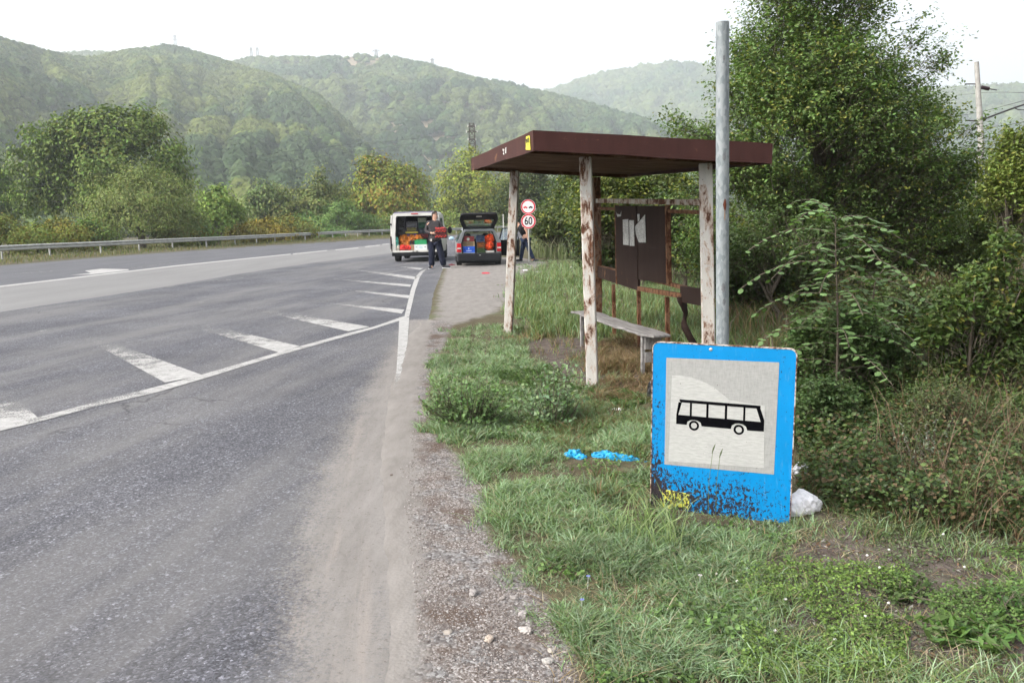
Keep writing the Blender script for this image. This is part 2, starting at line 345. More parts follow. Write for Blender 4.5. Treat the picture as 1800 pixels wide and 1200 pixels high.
for q in ([(515, 445.5), (575, 439.5), (575, 441), (515, 447.5)], [(590, 438.5), (630, 435), (630, 436.6), (590, 440)], [(642, 433), (668, 430.5), (668, 432), (642, 434.6)], [(672, 429), (684, 428), (684, 429.4), (672, 430.4)],
          [(222, 513.3), (240, 511), (240, 512.5), (222, 515)], [(280, 505), (311, 501), (311, 502.8), (280, 507)], [(373, 493.8), (427, 488), (427, 489), (373, 495)], [(350, 530.5), (368, 529), (368, 530.5), (350, 532.4)],
          [(22, 481), (93, 475.8), (93, 476.8), (22, 482)], [(228, 471.3), (302, 461), (302, 462), (228, 472.6)], [(60, 583), (84, 578), (84, 580), (60, 586)]):
    mark('lane_dash', q, .25 if q[0][0] > 500 else .5, None, 6, 'short white lane mark')
def flat(name, pts, wear, label, z=.011):
    g = Geo(); g.add([gp(*p, z) for p in pts], [list(range(len(pts)))], (wear, 0, 0)); return setp(g.build(name, M_PAINT), label, None, None, 'structure')
flat('arrow_marking', [(149, 475.6), (178, 472.2), (226, 473.2), (226, 475), (196, 478.5), (160, 482.3), (124, 483.4), (160, 480)], .1, 'white painted arrow on the far lane')
# ------------------------------------------------------------------ hills with their forest
rng = np.random.default_rng(7)
def azel(px, py):
    d = ray(px, py); return math.atan2(d[0], d[1]), d[2]/math.hypot(d[0], d[1])
M_HILL = plain('hillside_soil', (.19, .15, .105), .95, .35, .02, 0, .05)
M_FOREST = tinted('forest_crowns', .9, .05, .3, .35, .4, 0)
def ridge(name, label, sky_px, dist_az, base_az, gul, power, ncol=260, nrow=60, seed=0):
    ae = np.array([azel(*p) for p in sky_px]); o = np.argsort(ae[:, 0]); ae = ae[o]
    azs = np.linspace(ae[0, 0], ae[-1, 0], ncol)
    el = np.interp(azs, ae[:, 0], ae[:, 1]); dk = [ (azel(x, 300)[0], d) for x, d in dist_az]; bk = [(azel(x, 300)[0], d) for x, d in base_az]
    D = np.interp(azs, *zip(*dk)); B = np.interp(azs, *zip(*bk)); H = el*D+HC
    t = np.concatenate([np.linspace(0, 1, nrow), np.linspace(1.06, 1.7, 10)])
    def surf(ac, tt):                              # ac: fractional column
        Dd = np.interp(ac, range(ncol), D); Bb = np.interp(ac, range(ncol), B); Hh = np.interp(ac, range(ncol), H); aa = np.interp(ac, range(ncol), azs)
        r = Bb+(Dd-Bb)*tt; up = np.where(tt <= 1, np.clip(tt, 0, 1)**power, 1-((tt-1)*1.1)**1.3)
        wob = fbm(aa*9+tt*1.2, tt*1.5+aa*3, seed, 3)-.5; g1 = (np.abs(fbm(aa*26+wob*6, tt*1.3, seed+3, 3)-.5)*2)
        h = Hh*up+gul*(g1-.35)*np.sin(np.clip(tt, 0, 1)*math.pi)**.8*(tt <= 1)*1.4
        # keep every slope below the skyline of its own column
        h = np.where(tt < 1, np.minimum(h, (np.interp(ac, range(ncol), el)*.985)*r+HC), h)
        x = r*np.sin(aa); y = r*np.cos(aa)
        return np.stack([x, y, h-1.0], -1)
    ac, tt = np.meshgrid(np.arange(ncol), t); P = surf(ac.ravel(), tt.ravel()); nr_ = len(t)
    ii = (np.arange(nr_-1)[:, None]*ncol+np.arange(ncol-1)[None]).ravel()
    g = Geo(); g.add(P, np.stack([ii, ii+1, ii+ncol+1, ii+ncol], 1)); o = g.build(name, M_HILL, smooth=True)
    setp(o, label, None, None, 'structure'); return surf, ncol, D, B, azs
def dome_template(rng, nq):
    v, f = ICO2; k = v[:, 2] > -.4; m = k[f].all(1); us = np.unique(f[m]); rm = -np.ones(len(v), int); rm[us] = np.arange(len(us))
    v = v[us]*(1+.42*(rng.random(len(us))-.5))[:, None]; f = rm[f[m]]
    d = rng.normal(size=(nq, 3)); d[:, 2] = np.abs(d[:, 2])*.8-.15; d /= np.linalg.norm(d, axis=1)[:, None]
    c = d*(.92+.2*rng.random((nq, 1))); a = np.cross(d, rng.normal(size=(nq, 3))); a /= np.linalg.norm(a, axis=1)[:, None]; b = np.cross(d, a)+d*.5
    s = .13+.1*rng.random((nq, 1)); q = np.stack([c+a*s, c+b*s, c-a*s], 1).reshape(-1, 3)
    fq = np.arange(nq*3).reshape(-1, 3)+len(v)
    sh = np.concatenate([(.72+.42*rng.random(len(v))), np.repeat(.85+.4*rng.random(nq), 3)])
    return np.concatenate([v, q]), np.concatenate([f, fq]), sh
TPL = [dome_template(rng, 26) for _ in range(8)]
def forest(name, label, rd, count, size, colf, keepf, pxwin=(-220, 2500)):
    surf, ncol, D, B, azs = rd; g = Geo(); n = count
    ac = rng.random(n)*(ncol-1); u = rng.random(n)
    Dd = np.interp(ac, range(ncol), D); Bb = np.interp(ac, range(ncol), B)
    r = np.sqrt(Bb**2+(Dd**2-Bb**2)*u); tt = (r-Bb)/(Dd-Bb)
    P = surf(ac, tt); px, py = project(P); nz_ = fbm(P[:, 0]*.012, P[:, 1]*.012, 31, 4); n2 = fbm(P[:, 0]*.05, P[:, 1]*.05, 77, 2)
    k = (px > pxwin[0]) & (px < pxwin[1]) & keepf(px, py, nz_, n2, tt, rng); P, px, py, nz_, n2, tt = [q[k] for q in (P, px, py, nz_, n2, tt)]
    C_, hs_ = colf(px, py, nz_, n2, tt, rng); n = len(P); s = size*(.6+.8*rng.random(n)**1.5); which = rng.integers(0, 8, n); rot = rng.random(n)*6.28
    for k in range(8):
        m = np.where(which == k)[0]
        if not len(m): continue
        v, f, sh = TPL[k]; ca, sa = np.cos(rot[m])[:, None], np.sin(rot[m])[:, None]
        X = v[None, :, 0]*ca-v[None, :, 1]*sa; Y = v[None, :, 0]*sa+v[None, :, 1]*ca; Z = np.broadcast_to(v[None, :, 2], X.shape)
        S = s[m][:, None]; hz = hs_[m][:, None]
        W = np.stack([X*S+P[m, 0][:, None], Y*S+P[m, 1][:, None], Z*S*hz+P[m, 2][:, None]+S*hz*.35], -1)
        cc = C_[m][:, None, :]*sh[None, :, None]
        g.add(W.reshape(-1, 3), (f[None]+(np.arange(len(m))*len(v))[:, None, None]).reshape(-1, 3), cc.reshape(-1, 3))
    o = g.build(name, M_FOREST, smooth=False); setp(o, label, 'forest', None, 'stuff'); return o
def mixc(a, b, t): return np.array(a)[None]*(1-t[:, None])+np.array(b)[None]*t[:, None]
r1 = ridge('near_hill', 'wooded hill rising on the left', [(-900, 120), (-400, 20), (-150, 40), (0, 73), (50, 86), (95, 97), (130, 105), (165, 104), (200, 96), (240, 89), (290, 83), (340, 93), (375, 103), (415, 116), (480, 136), (560, 172), (610, 222), (650, 270), (700, 318), (760, 352), (860, 383)],
           [(-900, 700), (0, 700), (290, 950), (415, 930), (600, 720), (860, 480)], [(-900, 230), (0, 220), (860, 250)], 26, 1.2, 260, 60, 3)
r2 = ridge('middle_hill', 'long wooded hill with bare reddish patches', [(-900, 200), (-300, 120), (60, 100), (110, 96), (160, 93), (200, 95), (240, 100), (290, 100), (340, 104), (380, 110), (410, 112), (440, 104), (500, 102), (560, 105), (620, 98), (680, 101), (760, 118), (830, 141), (900, 153),
           (960, 167), (1060, 192), (1130, 216), (1250, 262), (1400, 318), (1500, 350), (1600, 365)],
           [(-900, 1500), (400, 1350), (700, 1200), (1000, 1150), (1600, 900)], [(-900, 640), (500, 560), (900, 520), (1600, 500)], 42, 1.12, 360, 80, 11)
r3 = ridge('far_hill', 'distant hazy wooded hill', [(600, 230), (800, 195), (900, 180), (960, 165), (1000, 152), (1060, 131), (1130, 119), (1180, 113), (1250, 118), (1350, 128), (1500, 150), (1650, 165), (1720, 158), (1800, 156), (2000, 120), (2500, 90), (2900, 160)],
           [(600, 2200), (1200, 2100), (2900, 1700)], [(600, 1300), (2900, 1000)], 60, 1.1, 300, 60, 23)
BARE = [(625, 115, 42, 14), (600, 135, 30, 8), (655, 108, 30, 8), (735, 225, 45, 12), (770, 250, 40, 12), (700, 185, 22, 10), (790, 158, 30, 7), (520, 116, 30, 5), (760, 285, 35, 10), (830, 190, 20, 8)]
def keep2(px, py, nz_, n2, tt, rng):
    b = np.zeros(len(px))
    for x, y, a_, b_ in BARE: b = np.maximum(b, 1-((px-x)/a_)**2-((py-y)/b_)**2)
    return rng.random(len(px)) > np.clip(b*4+(n2-.52)*2.2, 0, .9)
def conif(px, py): return inpoly(px, py, [(300, 215), (420, 215), (560, 262), (640, 310), (700, 350), (500, 380), (330, 330)])
def col1(px, py, nz_, n2, tt, rng):
    c = mixc((.042, .075, .026), (.105, .125, .036), sstep(.3, .7, nz_+.25*(rng.random(len(px))-.5)+.1*(tt-.5)))
    k = (conif(px, py) & (nz_ < .56)) | (nz_ < .34); c[k] = mixc((.035, .058, .028), (.055, .08, .036), rng.random(k.sum()))
    return c*(.6+.7*rng.random((len(px), 1))), np.where(k, 1.2, 1.0)
def col2(px, py, nz_, n2, tt, rng):
    c = mixc((.038, .07, .028), (.09, .112, .038), sstep(.3, .7, nz_+.25*(rng.random(len(px))-.5)))
    k = nz_ < .33; c[k] *= .75
    return c*(.6+.7*rng.random((len(px), 1))), np.where(k, 1.2, 1.0)
forest('near_hill_forest', 'dense mixed wood covering the left hill', r1, 78000, 3.5, col1, lambda px, py, a_, b_, t, r: r.random(len(px)) > np.clip((b_-.62)*3, 0, .6))
forest('middle_hill_forest', 'hazy broadleaf wood covering the middle hill', r2, 76000, 4.9, col2, keep2)
forest('far_hill_forest', 'faint wood on the farthest hill', r3, 38000, 9.5, col2, lambda px, py, a_, b_, t, r: (r.random(len(px)) > np.clip((b_-.5)*3, 0, .7)), (880, 2700))

# ------------------------------------------------------------------ foliage builders
def leafquads(g, P, N, size, col, rng, asp=.55, fold=.25):
    """pointed leaves: two triangles each side of a folded midrib"""
    n = len(P); N = N/(np.linalg.norm(N, axis=1)[:, None]+1e-9); d = rng.normal(size=(n, 3)); a = np.cross(N, d); a /= np.linalg.norm(a, axis=1)[:, None]+1e-9; b = np.cross(N, a)
    s = size*(.65+.7*rng.random((n, 1))); w_ = s*asp*.5
    v = np.stack([P-a*s*.5, P+b*w_+N*w_*fold, P+a*s*.5, P-b*w_+N*w_*fold], 1).reshape(-1, 3)
    g.add(v, np.arange(n*4).reshape(-1, 4), np.repeat(col, 4, axis=0))
def jitcol(base, n, rng, v=.25, warm=.0, warmc=(.2, .16, .02)):
    c = np.array(base)[None]*(1+v*(rng.random((n, 1))*2-1))*(1+.12*(rng.random((n, 3))*2-1))
    if warm: k = rng.random(n) < warm; c[k] = np.array(warmc)*(.7+.6*rng.random((k.sum(), 1)))
    return np.clip(c, .004, .8)
def tree(name, label, cat, base, spheres, leaf, n_leaf, clump, col, rng, warm=0, warmc=(.2, .16, .02), trunk_r=.2, group=None, far=True, n_limb=14, asp=.6, mat=None, n_cl=None, upright=0.0, warmtop=False):
    """spheres: (x, y, z, rx, ry, rz) in world metres; leaves gather in clumps spread through them"""
    base = V(*base); S = np.array(spheres, float); vol = (S[:, 3]*S[:, 5])**1.0; p = vol/vol.sum()
    if n_cl is None: n_cl = int(max(12, n_leaf/55))
    k = rng.choice(len(S), n_cl, p=p); d = rng.normal(size=(n_cl, 3)); d /= np.linalg.norm(d, axis=1)[:, None]
    cc = S[k, :3]+d*S[k, 3:]*(rng.random((n_cl, 1))**.45)*.95
    cc[:, 2] = np.maximum(cc[:, 2], base[2]+clump*.35)
    ci = rng.integers(0, n_cl, n_leaf); cr = clump*(.55+.8*rng.random(n_cl)); bright = 1+.42*(rng.random(n_cl)-.5)
    o = rng.normal(size=(n_leaf, 3))*.5; o[:, 2] *= .7; P = cc[ci]+o*cr[ci][:, None]
    if upright: P[:, 2] += np.abs(o[:, 0]*o[:, 1])*upright*clump
    k2 = P[:, 2] > base[2]+.02; P = P[k2]; ci = ci[k2]; o = o[k2]
    ctr = S[:, :3].mean(0); N = (P-ctr)/np.linalg.norm(P-ctr, axis=1)[:, None]+o*.8+rng.normal(size=P.shape)*.55+np.array([0, 0, .5])
    colr = jitcol(col, len(P), rng, .28, 0)*bright[ci][:, None]
    if warm:
        wcl = rng.random(n_cl)*1.0 < warm*1.6; kk = (wcl[ci] & (rng.random(len(P)) < .55)) | (rng.random(len(P)) < warm*.25)
        colr[kk] = np.array(warmc)*(.65+.7*rng.random((kk.sum(), 1)))
    root = thing(name, label, cat, tuple(base), 0, group)
    g = Geo(); leafquads(g, P-base, N, leaf, colr, rng, asp)
    g.build('crown', mat or (M_FARLEAF if far else M_LEAF), root)
    g = Geo(); top = V(ctr[0], ctr[1], ctr[2]+.2*S[:, 5].max())-base; mid = top*.45+V(*(rng.normal(size=3)*.12*np.linalg.norm(top)*.5)); mid[2] = top[2]*.45
    tr = np.array([V(0, 0, -.1), mid*.5, mid, (mid+top)/2+rng.normal(size=3)*.05, top]); tube(g, tr, [trunk_r*1.15, trunk_r*.9, trunk_r*.7, trunk_r*.4, trunk_r*.12], 8)
    for i in rng.choice(n_cl, min(n_limb, n_cl), replace=False):
        q = cc[i]-base; t0 = .15+.6*rng.random(); s0 = top*t0 if t0 > .5 else mid*(t0/.5)*1.0; s0 = np.array([np.interp(t0, np.linspace(0, 1, 5), tr[:, j]) for j in range(3)])
        m_ = (s0+q)/2+V(0, 0, .12*np.linalg.norm(q-s0)); tube(g, [s0, m_, q], [trunk_r*.4*(1-t0*.6), trunk_r*.22, trunk_r*.06], 5)
    g.build('trunk', M_BARK, root); return root
def px_tree(name, label, cat, bx, by, Y, circles, leaf, n_leaf, clump, col, seed, **kw):
    """circles: crown lobes as (px, py, r_px[, ry_px]) read off the picture, put at distance Y with real size and depth"""
    rng = np.random.default_rng(seed); sp = []
    for q in circles:
        x, y, r = q[:3]; ry = q[3] if len(q) > 3 else r
        c_ = at(x, y, Y); m = Y/FPX; dy = (rng.random()-.5)*r*m*.7; sp.append((c_[0], Y+dy, c_[2], r*m, r*m*.9, ry*m))
    b = at(bx, 400, Y); bz = float(ground_z(np.array([b[0]]), np.array([Y]))[0])
    return tree(name, label, cat, (b[0], Y, bz), sp, leaf, n_leaf, clump, col, rng, **kw)
GLB = 'trees and bushes beyond the guardrail'
RAILY = lambda x: float(np.interp(x, [48, 159, 252, 330, 397, 504, 550, 627, 667, 735, 790, 900], [48.5, 54, 59, 62.5, 66, 76, 81, 100, 106, 114, 118, 145]))
DK = (.07, .11, .03); MID = (.075, .115, .03); PALE = (.11, .15, .06); YG = (.14, .16, .035); OL = (.095, .115, .038)
# farther row first
px_tree('tall_tree', 'tall dark many-topped tree rising highest at the left', 'tree', 190, 0, 84, [(70, 270, 50), (120, 250, 52), (170, 240, 46), (215, 232, 44, 48), (262, 235, 42, 48), (300, 290, 40), (110, 320, 70), (200, 310, 75), (280, 335, 55), (60, 330, 45), (245, 215, 26), (180, 215, 30), (320, 320, 22)], .36, 34000, 1.25, (.125, .175, .045), 1, trunk_r=.5, warm=.05, warmc=(.12, .13, .03), group=GLB)
px_tree('tall_tree', 'half-hidden tree cut off by the left edge of the photo', 'tree', -30, 0, 90, [(-20, 300, 50), (10, 340, 45), (-70, 330, 60), (20, 370, 40)], .38, 8000, 1.4, DK, 2, trunk_r=.35, group=GLB)
px_tree('pale_tree', 'narrow pale tree just right of the round bright green tree', 'tree', 462, 0, 110, [(462, 345, 26, 30), (450, 370, 30), (480, 360, 22)], .4, 4500, 1.2, (.14, .185, .07), 3, trunk_r=.2, group=GLB)
px_tree('pale_tree', 'olive-grey tree with one thin top standing above it', 'tree', 545, 0, 112, [(530, 355, 48, 36), (562, 318, 18, 26), (590, 345, 26), (500, 375, 40), (560, 375, 45)], .4, 9000, 1.3, (.14, .165, .055), 4, trunk_r=.25, group=GLB)
px_tree('walnut_tree', 'broad tree turning orange and yellow behind the white van', 'tree', 690, 0, 129, [(665, 312, 44, 40), (705, 325, 48, 42), (645, 350, 40), (730, 355, 34), (690, 360, 58, 42), (655, 290, 18, 16), (620, 370, 22)], .44, 22000, 1.6, (.18, .215, .04), 5, trunk_r=.35, warm=.24, warmc=(.23, .165, .035), group=GLB)
px_tree('walnut_tree', 'tall yellow-green tree behind the raised tailgate', 'tree', 840, 0, 152, [(820, 285, 30, 26), (800, 325, 40), (850, 325, 48), (895, 335, 36), (830, 365, 62, 40), (890, 370, 42), (790, 375, 32)], .46, 24000, 1.8, (.21, .25, .045), 6, trunk_r=.4, warm=.16, warmc=(.22, .21, .04), group=GLB)
px_tree('willow_tree', 'big rounded grey-green willow in front of the tallest trees', 'tree', 248, 0, 66, [(245, 330, 55, 42), (205, 355, 52), (295, 355, 50), (250, 375, 80, 45), (180, 385, 40, 35), (325, 385, 28, 34), (235, 305, 26, 16)], .26, 24000, 1.0, (.165, .2, .065), 7, trunk_r=.3, asp=.28, upright=.5, group=GLB)
px_tree('round_tree', 'small round bright green tree right of the willow', 'tree', 383, 0, 74, [(383, 362, 36, 34), (365, 380, 28), (405, 380, 26)], .28, 7500, .7, (.16, .23, .055), 8, trunk_r=.16, group=GLB)
px_tree('sumac_tree', 'low spreading feathery green tree left of the van', 'tree', 590, 0, 110, [(590, 378, 48, 24), (550, 390, 34, 18), (630, 388, 34, 20), (600, 365, 26, 14)], .36, 9000, .9, (.13, .21, .06), 9, trunk_r=.12, asp=.3, group=GLB)
HB = [(-60, 58, (.09, .13, .03), .1, 'green bush beyond the guardrail outside the left edge'), (10, 56, (.1, .12, .03), .25, 'yellowing bush beyond the guardrail at the left edge of the photo'), (62, 57, (.095, .12, .028), .2, 'second yellow-green bush from the left edge'),
      (112, 60, (.12, .13, .03), .3, 'bright yellow-green bush below the tallest tree'), (160, 61, (.08, .115, .03), .1, 'green bush left of the willow foot'), (300, 64, (.1, .12, .03), .2, 'bush with yellow leaves in front of the willow foot'),
      (345, 66, (.075, .11, .03), .1, 'low dark bush between willow and round tree'), (425, 74, (.13, .12, .03), .4, 'yellowing bush right of the small round tree'), (470, 76, (.14, .115, .025), .55, 'orange-brown bush in the middle of the guardrail hedge'),
      (510, 78, (.1, .115, .03), .3, 'mottled bush left of the feathery tree'), (560, 80, (.08, .13, .04), .05, 'green bush under the feathery tree'), (655, 84, (.08, .115, .03), .1, 'green bush touching the left side of the van'),
      (700, 92, (.075, .1, .025), .1, 'dark bush hidden behind the van roof'), (770, 96, (.11, .14, .04), .1, 'light green bush between van and car'), (815, 98, (.09, .12, .03), .15, 'green bush behind the raised tailgate glass'), (870, 100, (.08, .1, .028), .1, 'dark bush right of the tailgate')]
for i, (x, Y, c_, wm, lb) in enumerate(HB):
    Y = RAILY(x+46)+4.5; c_ = tuple(q*1.8 for q in c_)
    hy = 389-(x-850)*.0209; top = hy-(14+7*math.sin(i*2.3))*60/Y*1.15; gy = hy+1.55*FPX/Y
    px_tree('hedge_bush', lb, 'bush', x, 0, Y, [(x-14, (top+gy)/2-2, 24, (gy-top)/2), (x+14, (top+gy)/2+4, 25, (gy-top)/2.3), (x, top+9, 18, 12), (x+30, (top+gy)/2+8, 18, (gy-top)/2.8)], .2*Y/70, 5200, .6*Y/70, c_, 40+i, trunk_r=.08, warm=wm, warmc=(.17, .14, .025), n_limb=6, group=GLB)
# rough undergrowth below them
def scatter_tufts(name, label, poly, n, h, wd, cols, seed, mat=None, lean=.5, seg=2, dens_pow=0.0, cat='grass', zoff=0.0, zjit=.0, hnoise=0):
    """blades inside a world polygon"""
    rng = np.random.default_rng(seed); P = np.array(poly); lo, hi = P.min(0), P.max(0); X = []; m = 0
    while m < n:
        q = lo+(hi-lo)*rng.random((n*2, 2)); r = np.hypot(q[:, 0], q[:, 1]); k = inpoly(q[:, 0], q[:, 1], poly)
        if dens_pow: k &= rng.random(len(q)) < (max(.5, r[k].min() if k.any() else 1)/r)**dens_pow
        X.append(q[k]); m += k.sum()
    X = np.concatenate(X)[:n]; hh = h*(.45+.8*rng.random(n))
    if hnoise: hh *= .35+1.3*sstep(.3, .7, fbm(X[:, 0]*hnoise, X[:, 1]*hnoise, seed, 3))
    return blades(name, label, X, hh, wd, cols, rng, mat, lean, seg, cat)
M_GRASS = tinted('grass_blades', .55, .35, .15, 5, 0, .25)
def blades(name, label, X, hh, wd, cols, rng, mat=None, lean=.5, seg=2, cat='grass', col=None):
    n = len(X); z0 = ground_z(X[:, 0], X[:, 1])-.01; a = rng.random(n)*6.283; b = rng.random(n)*6.283; ln = hh*lean*(.2+1.1*rng.random(n))
    wv = np.stack([np.cos(a), np.sin(a), np.zeros(n)], 1)*(wd*(.6+.8*rng.random(n)))[:, None]*.5; ld = np.stack([np.cos(b), np.sin(b), np.zeros(n)], 1)*ln[:, None]
    B0 = np.concatenate([X, z0[:, None]], 1); lv = []
    for t in np.linspace(0, 1, seg+1)[:-1]:
        c_ = B0+ld*t**2+np.array([0, 0, 1])*(hh*(t-.22*t*t))[:, None]; k = (1-t*.55); lv += [c_-wv*k, c_+wv*k]
    tip = B0+ld+np.array([0, 0, 1])*(hh*.72)[:, None]; lv.append(tip); v = np.stack(lv, 1); kk = v.shape[1]
    if col is None: ci = rng.integers(0, len(cols), n); col = np.array(cols)[ci]*(.75+.5*rng.random((n, 1)))
    g = Geo(); base = np.arange(n)[:, None]*kk
    g.add(v.reshape(-1, 3), np.concatenate([base+np.array([[2*s, 2*s+1, 2*s+3, 2*s+2]]) for s in range(seg-1)]) if seg > 1 else np.zeros((0, 4), int), np.repeat(col, kk, axis=0))
    tri = base+np.array([[2*(seg-1), 2*(seg-1)+1, 2*seg]]); g.f.append(tri)
    return setp(g.build(name, mat or M_GRASS), label, cat, None, 'stuff')
vp = gpoly([(-400, 486), (0, 466), (222, 448), (444, 432), (667, 419), (800, 412), (900, 406), (960, 400), (900, 398), (800, 403), (667, 409), (444, 419), (222, 432), (0, 446), (-400, 460)])
scatter_tufts('roadside_grass', 'strip of yellow-green grass beneath the guardrail', vp, 42000, .26, .035, [(.11, .13, .035), (.15, .14, .05), (.08, .11, .03), (.17, .14, .06)], 5, lean=.4)
# ================================================================== GUARDRAIL
M_GALV = plain('weathered_galvanised_steel', (.36, .36, .34), .55, .22, 3, .35, .5, .1, 60)
def interp_path(P, step):
    P = np.array(P, float); d = np.concatenate([[0], np.cumsum(np.linalg.norm(np.diff(P, axis=0), axis=1))]); s = np.arange(0, d[-1], step)
    return np.stack([np.interp(s, d, P[:, k]) for k in range(P.shape[1])], 1)
def smooth_path(P, it=3):
    P = np.array(P, float)
    for _ in range(it): P = np.concatenate([P[:1], np.stack([.75*P[:-1]+.25*P[1:], .25*P[:-1]+.75*P[1:]], 1).reshape(-1, P.shape[1]), P[-1:]])
    return P
def guardrail(name, label, pix, group=None, end_cap=False, side=1):
    W = smooth_path([gp(*p) for p in pix]); W = interp_path(W, 1.0); t = np.gradient(W, axis=0); t /= np.linalg.norm(t, axis=1)[:, None]; nrm = np.stack([t[:, 1], -t[:, 0], 0*t[:, 0]], 1)*side
    prof = [(-.03, .48), (.03, .50), (.055, .54), (.03, .58), (-.01, .615), (-.01, .635), (.03, .67), (.055, .71), (.03, .75), (-.03, .77)]
    root = thing(name, label, 'guardrail', tuple(W[0]), 0, group); g = Geo(); W0 = W-W[0]; k = len(prof)
    v = np.concatenate([W0[i]+nrm[i]*(.09)+nrm[i]*p[0]+np.array([0, 0, p[1]]) for i in range(len(W)) for p in prof]).reshape(-1, 3)
    f = [[i*k+j, i*k+j+1, (i+1)*k+j+1, (i+1)*k+j] for i in range(len(W)-1) for j in range(k-1)]
    g.add(v, np.array(f)); o = g.build('rail', M_GALV, root, smooth=True); m = o.modifiers.new('s', 'SOLIDIFY'); m.thickness = .012
    for i in range(2, len(W), 4):
        g = Geo(); M = np.stack([nrm[i], t[i], [0, 0, 1]], 1)
        box(g, W0[i]+V(0, 0, .33), (.06, .10, .8), M); box(g, W0[i]+nrm[i]*.045+V(0, 0, .62), (.05, .09, .16), M); g.build('post', M_GALV, root)
    if end_cap:
        g = Geo(); M = np.stack([nrm[-1], t[-1], [0, 0, 1]], 1); box(g, W0[-1]+V(0, 0, .45)+nrm[-1]*.05, (.16, .3, .7), M); g.build('end_piece', M_GALV, root)
guardrail('guardrail', 'long grey steel guardrail along the far side of the road', [(-420, 487), (-180, 471), (48, 453), (159, 447), (252, 441), (330, 436), (397, 432.5), (504, 425), (550, 421.5), (627, 416.5), (667, 414), (735, 411), (790, 409.3)], side=1)
guardrail('guardrail', 'far guardrail length seen in the gap between van and car', [(789, 412), (830, 410), (870, 407), (900, 404.5), (935, 401)], side=1)
guardrail('guardrail', 'dark low guardrail at the bend right of the speed limit sign', [(940, 413.5), (958, 409.5), (975, 405.5), (992, 401.5)], side=-1)

# ================================================================== BUS SHELTER
def rustpaint(name, paint, amt, sc=(7, 7, 2.5), rough=.65):
    n = NT(name); c = n.coord(); f = n.noise(n.scale(c, sc), 1.6, 9, .72, .4)
    m = n.mr(f, amt-.035, amt+.03); rust = n.ramp(n.noise(c, 22, 6), [(.25, (.022, .011, .008)), (.55, (.085, .034, .017)), (.8, (.17, .08, .04))])
    edge = n.mr(f, amt-.09, amt-.02); pc = n.ramp(n.noise(n.scale(c, (3, 3, .8)), 3, 7, .65), [(.3, tuple(x*.72 for x in paint)), (.65, paint)])
    pc = n.mix(n.math('MULTIPLY', edge, .5), pc, (.25, .13, .07)); fine = n.mr(n.noise(c, 60, 4, .6), .66, .7)
    col = n.mix(n.math('MAXIMUM', m, fine), pc, rust)
    return n.fin(col, rough, n.bump(m, .5, .003), 0, .12)
M_POST = rustpaint('peeling_white_paint_on_rust', (.46, .44, .41), .56)
M_BROWN = rustpaint('dull_maroon_paint', (.058, .024, .021), .69, (1.6, 1.6, 3), .6)
n = NT('soffit_boards'); c = n.coord()
f = n.noise(n.scale(c, (1.2, 7, 1)), 1.4, 8, .7); M_SOFFIT = n.fin(n.ramp(f, [(.3, (.035, .02, .016)), (.5, (.1, .05, .03)), (.62, (.19, .12, .085)), (.72, (.06, .03, .022))]), .9, n.bump(f, .6, .02), 0, .1)
M_PANEL = rustpaint('dark_brown_panel', (.028, .017, .014), .7, (3, 3, 1), .85)
M_RAILP = rustpaint('peeling_white_rail', (.4, .37, .33), .53, (4, 4, 4))
M_RUSTY = rustpaint('rusty_bare_steel', (.13, .075, .045), .5, (9, 9, 4), .85)
sh = thing('bus_shelter', 'old open bus shelter with flat maroon roof and peeling white posts on the grass verge', 'bus shelter', (0, 0, 0)); SHO = gp(1042, 687); SHO[2] = 0; sh.location = tuple(SHO)
def S(p): return np.asarray(p, float)-SHO
C1t, C1b = at(937, 229, 6.9), at(937, 265, 6.9); C2t, C2b = at(828, 279, 11.4), at(828, 300, 11.4); C4t, C4b = at(1358, 252, 7.4), at(1358, 288, 7.4)
for a_, b_ in ((C1t, C1b), (C2t, C2b), (C4t, C4b)): b_[:2] = a_[:2]
C3t = C2t+C4t-C1t; C3b = C2b+C4b-C1b; C3t[2] += .01
CT = [C1t, C2t, C3t, C4t]; CB = [C1b, C2b, C3b, C4b]; cen = sum(CT)/4
def inset(L, d):
    out = []
    for i in range(4):
        a_ = unit(L[(i+1) % 4]-L[i]); b_ = unit(L[(i-1) % 4]-L[i]); out.append(L[i]+(a_+b_)*d)
    return out
for i in range(4):                                  # four fascia boards with mitred corners
    j = (i+1) % 4; ti, bi = inset(CT, .02), inset(CB, .02); g = Geo(); k = 9
    T = [CT[i]*(1-s)+CT[j]*s for s in np.linspace(0, 1, k)]; B = [CB[i]*(1-s)+CB[j]*s for s in np.linspace(0, 1, k)]
    T2 = [ti[i]*(1-s)+ti[j]*s for s in np.linspace(0, 1, k)]; B2 = [bi[i]*(1-s)+bi[j]*s for s in np.linspace(0, 1, k)]
    rng = np.random.default_rng(i+3); wob = np.concatenate([[0], (rng.random(k-2)-.5)*.012, [0]])
    for q, w_ in zip((T, B, T2, B2), (wob*.5, wob, wob*.5, wob)):
        for a_, b_ in zip(q, w_): a_[2] += b_
    v = np.array([S(x) for x in T+B+T2+B2]); f = []
    for s in range(k-1): f += [[s, s+1, k+s+1, k+s], [2*k+s+1, 2*k+s, 3*k+s, 3*k+s+1], [s+1, s, 2*k+s, 2*k+s+1], [k+s, k+s+1, 3*k+s+1, 3*k+s]]
    f += [[0, k, 3*k, 2*k], [k-1, 3*k-1, 4*k-1, 2*k-1]]; g.add(v, np.array(f)); fo = g.build('roof_fascia', M_BROWN, sh)
    if i == 0: FASC = fo
g = Geo(); up = inset([c_+V(0, 0, -.012) for c_ in CT], .022); lo = inset([c_+V(0, 0, .035) for c_ in CB], .022)
